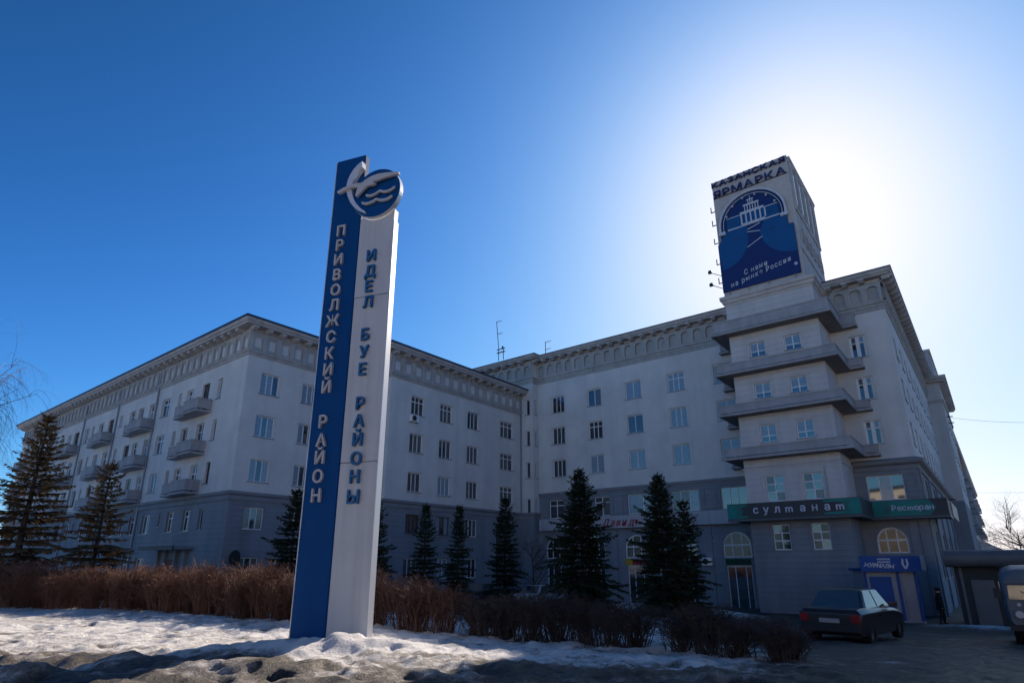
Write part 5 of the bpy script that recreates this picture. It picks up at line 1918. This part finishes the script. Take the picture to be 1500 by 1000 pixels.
# the forward-control van at the right edge
vx, vy = 16.55, 19.7
vn = thing('van', 'grey snub-nosed van facing the camera at the right edge', 'van', (vx, vy, -.16), R(-90 - 38), None)
def vring(x, zb, zt, hw, crown, n=20):
    pts = []
    for i in range(n):
        t = 2 * math.pi * i / n
        c, s_ = math.cos(t), math.sin(t)
        e = .38
        yy = hw * math.copysign(abs(c) ** e, c)
        zz = (zb + zt) / 2 + (zt - zb) / 2 * math.copysign(abs(s_) ** e, s_)
        if s_ > 0:
            yy *= 1 - crown * s_ ** 2
        pts.append((x, yy, zz))
    return pts
VS = [(2.18, .52, 1.20, .76, .02), (2.20, .47, 1.62, .86, .03), (2.12, .44, 1.98, .90, .06), (1.98, .43, 2.12, .93, .08), (1.5, .43, 2.20, .95, .08), (0, .43, 2.24, .96, .08), (-1.8, .43, 2.20, .95, .08), (-2.15, .46, 2.05, .90, .08), (-2.2, .55, 1.85, .80, .05)]
loft('body', [vring(*q) for q in VS], 'van_grey', vn)
def vwin(a, b, z0, z1, x0, x1):
    m_ = MB()
    m_.v = [(x0, a, z0), (x0, b, z0), (x1, b * .97, z1), (x1, a * .97, z1), (x0 - .05, a, z0), (x0 - .05, b, z0), (x1 - .05, b * .97, z1), (x1 - .05, a * .97, z1)]
    m_.f = [(0, 1, 2, 3), (7, 6, 5, 4), (0, 4, 5, 1), (1, 5, 6, 2), (2, 6, 7, 3), (3, 7, 4, 0)]
    return m_
ob('windscreen', vwin(-.80, -.03, 1.27, 1.66, 2.235, 2.222), 'glass_dark', vn)
ob('windscreen', vwin(.03, .80, 1.27, 1.66, 2.235, 2.222), 'glass_dark', vn)
ob('rain_gutter', MB().box(1.9, 2.245, -.86, .86, 1.70, 1.735), 'van_grey', vn)
for s_ in (-1, 1):
    def facex(r0, x0, x1):
        m_ = MB()
        q = [(r0 * math.cos(2 * math.pi * i / 20), r0 * math.sin(2 * math.pi * i / 20)) for i in range(20)]
        m_.v = [(x0, a, b) for a, b in q] + [(x1, a, b) for a, b in q]
        m_.f = [tuple(range(20)), tuple(range(39, 19, -1))] + [(i, (i + 1) % 20, 20 + (i + 1) % 20, 20 + i) for i in range(20)]
        return m_
    hl = ob('headlight', facex(.135, -.06, .05), 'van_grey', vn, (2.2, s_ * .63, .86))
    ob('lens', facex(.10, .051, .075), 'lamp_glass', hl)
    ob('indicator', facex(.05, -.02, .03), 'lamp_glass', vn, (2.20, s_ * .60, 1.13))
    ob('mirror', MB().box(1.98, 2.04, s_ * 1.06 - .07, s_ * 1.06 + .07, 1.28, 1.58).box(2.0, 2.02, min(s_ * .9, s_ * 1.0), max(s_ * .9, s_ * 1.0), 1.40, 1.42), 'dark_metal', vn)
    ob('door_window', MB().box(1.05, 1.75, s_ * .958 - .012, s_ * .958 + .012, 1.25, 1.75), 'glass_dark', vn)
    ob('door_handle', MB().box(1.05, 1.2, s_ * .975 - .02, s_ * .975 + .02, 1.08, 1.12), 'dark_metal', vn)
    for x in (1.42, -1.05):
        wheel(vn, x, s_ * .74, .38, .22)
ob('grille', MB().box(2.205, 2.235, -.34, .34, .68, .92), 'dark_metal', vn)
ob('front_bumper', MB().box(2.14, 2.36, -.92, .92, .42, .58), 'dark_metal', vn)
ob('chassis', MB().box(-2.0, 2.1, -.6, .6, .34, .46), 'dark_metal', vn)
ob('number_plate', MB().box(2.362, 2.372, -.26, .26, .44, .55), 'plate', vn)
ob('wiper', MB().tube([(2.26, -.15, 1.25), (2.26, -.5, 1.5)], .012, 4), 'dark_metal', vn)

# ------------------------------------------------------------------ person by the kiosk
def person(label, x, y, h, face):
    J = {'pelvis': (0, 0, .93), 'chest': (0, -.01, 1.25), 'neck': (0, 0, 1.47), 'headb': (0, -.02, 1.56), 'headt': (0, -.02, 1.72),
         'lsh': (.17, 0, 1.40), 'lel': (.24, .04, 1.12), 'lwr': (.25, -.06, .88), 'lha': (.25, -.09, .79),
         'rsh': (-.17, 0, 1.40), 'rel': (-.24, .05, 1.12), 'rwr': (-.25, -.02, .88), 'rha': (-.25, -.04, .79),
         'lhip': (.09, 0, .88), 'lkn': (.10, -.12, .49), 'lan': (.11, -.10, .09), 'lto': (.12, -.27, .04),
         'rhip': (-.09, 0, .88), 'rkn': (-.10, .02, .49), 'ran': (-.11, .16, .10), 'rto': (-.12, .0, .04)}
    rad = {'pelvis': .17, 'chest': .185, 'neck': .07, 'headb': .085, 'headt': .09, 'lsh': .10, 'lel': .07, 'lwr': .05, 'lha': .045, 'lhip': .115, 'lkn': .085, 'lan': .055, 'lto': .045}
    E_ = [('pelvis', 'chest'), ('chest', 'neck'), ('neck', 'headb'), ('headb', 'headt'), ('chest', 'lsh'), ('lsh', 'lel'), ('lel', 'lwr'), ('lwr', 'lha'), ('chest', 'rsh'), ('rsh', 'rel'), ('rel', 'rwr'), ('rwr', 'rha'), ('pelvis', 'lhip'), ('lhip', 'lkn'), ('lkn', 'lan'), ('lan', 'lto'), ('pelvis', 'rhip'), ('rhip', 'rkn'), ('rkn', 'ran'), ('ran', 'rto')]
    names = list(J)
    me = bpy.data.meshes.new('person')
    me.from_pydata([J[n] for n in names], [(names.index(a), names.index(b)) for a, b in E_], [])
    o = bpy.data.objects.new('body_tmp', me)
    COL.objects.link(o)
    sk = o.modifiers.new('skin', 'SKIN')
    for i, n in enumerate(names):
        r_ = rad.get(n, rad.get('l' + n[1:], .08))
        me.skin_vertices[0].data[i].radius = (r_, r_ * (.72 if n in ('pelvis', 'chest') else 1))
    me.skin_vertices[0].data[0].use_root = True
    ss = o.modifiers.new('sub', 'SUBSURF'); ss.levels = 2
    bpy.context.view_layer.update()
    m2 = bpy.data.meshes.new_from_object(o.evaluated_get(bpy.context.evaluated_depsgraph_get()))
    bpy.data.objects.remove(o)
    m2.name = 'body'
    m2.materials.clear()
    m2.materials.append(MATS['cloth_black']); m2.materials.append(MATS['skin'])
    for p in m2.polygons:
        p.use_smooth = True
        c = p.center
        p.material_index = 1 if (c.z > 1.53 or (c.z < .84 and abs(c.x) > .2)) else 0
    root = thing('person', label, 'person', (x, y, g(x, y) + .01), face)
    root.scale = (h / 1.8,) * 3
    ob('body', m2, None, root)
    hat = MB()
    rings = []
    for k, (zz, rr) in enumerate(((1.64, .115), (1.70, .12), (1.77, .10), (1.81, .05), (1.82, .01))):
        rings.append([(rr * math.cos(t * .3927), -.02 + rr * 1.1 * math.sin(t * .3927), zz) for t in range(16)])
    for r_ in rings:
        hat.v += r_
    for a in range(len(rings) - 1):
        for i in range(16):
            hat.f.append((a * 16 + i, a * 16 + (i + 1) % 16, (a + 1) * 16 + (i + 1) % 16, (a + 1) * 16 + i))
    ob('hat', hat, 'cloth_black', root, smooth=True)
    coat = MB()
    rings = []
    for zz, rx, ry in ((1.32, .205, .15), (1.1, .21, .155), (.9, .225, .17), (.72, .24, .19)):
        rings.append([(rx * math.cos(t * .3927), ry * math.sin(t * .3927), zz) for t in range(16)])
    for r_ in rings:
        coat.v += r_
    for a in range(len(rings) - 1):
        for i in range(16):
            coat.f.append((a * 16 + i, a * 16 + (i + 1) % 16, (a + 1) * 16 + (i + 1) % 16, (a + 1) * 16 + i))
    ob('coat', coat, 'cloth_black', root, smooth=True)


person('person in black coat and hat walking right of the blue kiosk', 21.2, 31.3, 1.76, R(70))

# ------------------------------------------------------------------ across the road behind the camera: the sunlit block mirrored in the tower windows
def block_across(label, x, y, w, h, d, rz, wallm):
    o = thing('block_across_road', label, 'building', (x, y, 0.2), rz, 'blocks across the road')
    ob('wall', MB().box(0, w, -d, 0, -1, h), wallm, o)
    ob('roof', MB().box(-.4, w + .4, -d - .4, .4, h + .003, h + .5), 'roof_metal', o)
    me = MB().box(0, 1.6, .003, .05, 0, 1.7).mesh('window')
    nx_, nz_ = int(w / 3.6), int(h / 3.2)
    for i in range(nx_):
        for k in range(nz_):
            q = ob('window', me, 'glass_dark', o, (1.2 + i * 3.6, 0, 1.0 + k * 3.2))
mat('plaster_cream', (0.60, 0.54, 0.46), 0.9, noise=(0.4, 0.08))
mat('plaster_rose', (0.56, 0.48, 0.41), 0.9, noise=(0.4, 0.08))
block_across('sunlit cream block across the road, mirrored in the tower windows', -62, -34, 58, 17, 14, R(-4), 'plaster_cream')
block_across('sunlit rose block across the road, right of the cream one', 6, -38, 66, 20, 14, R(5), 'plaster_rose')
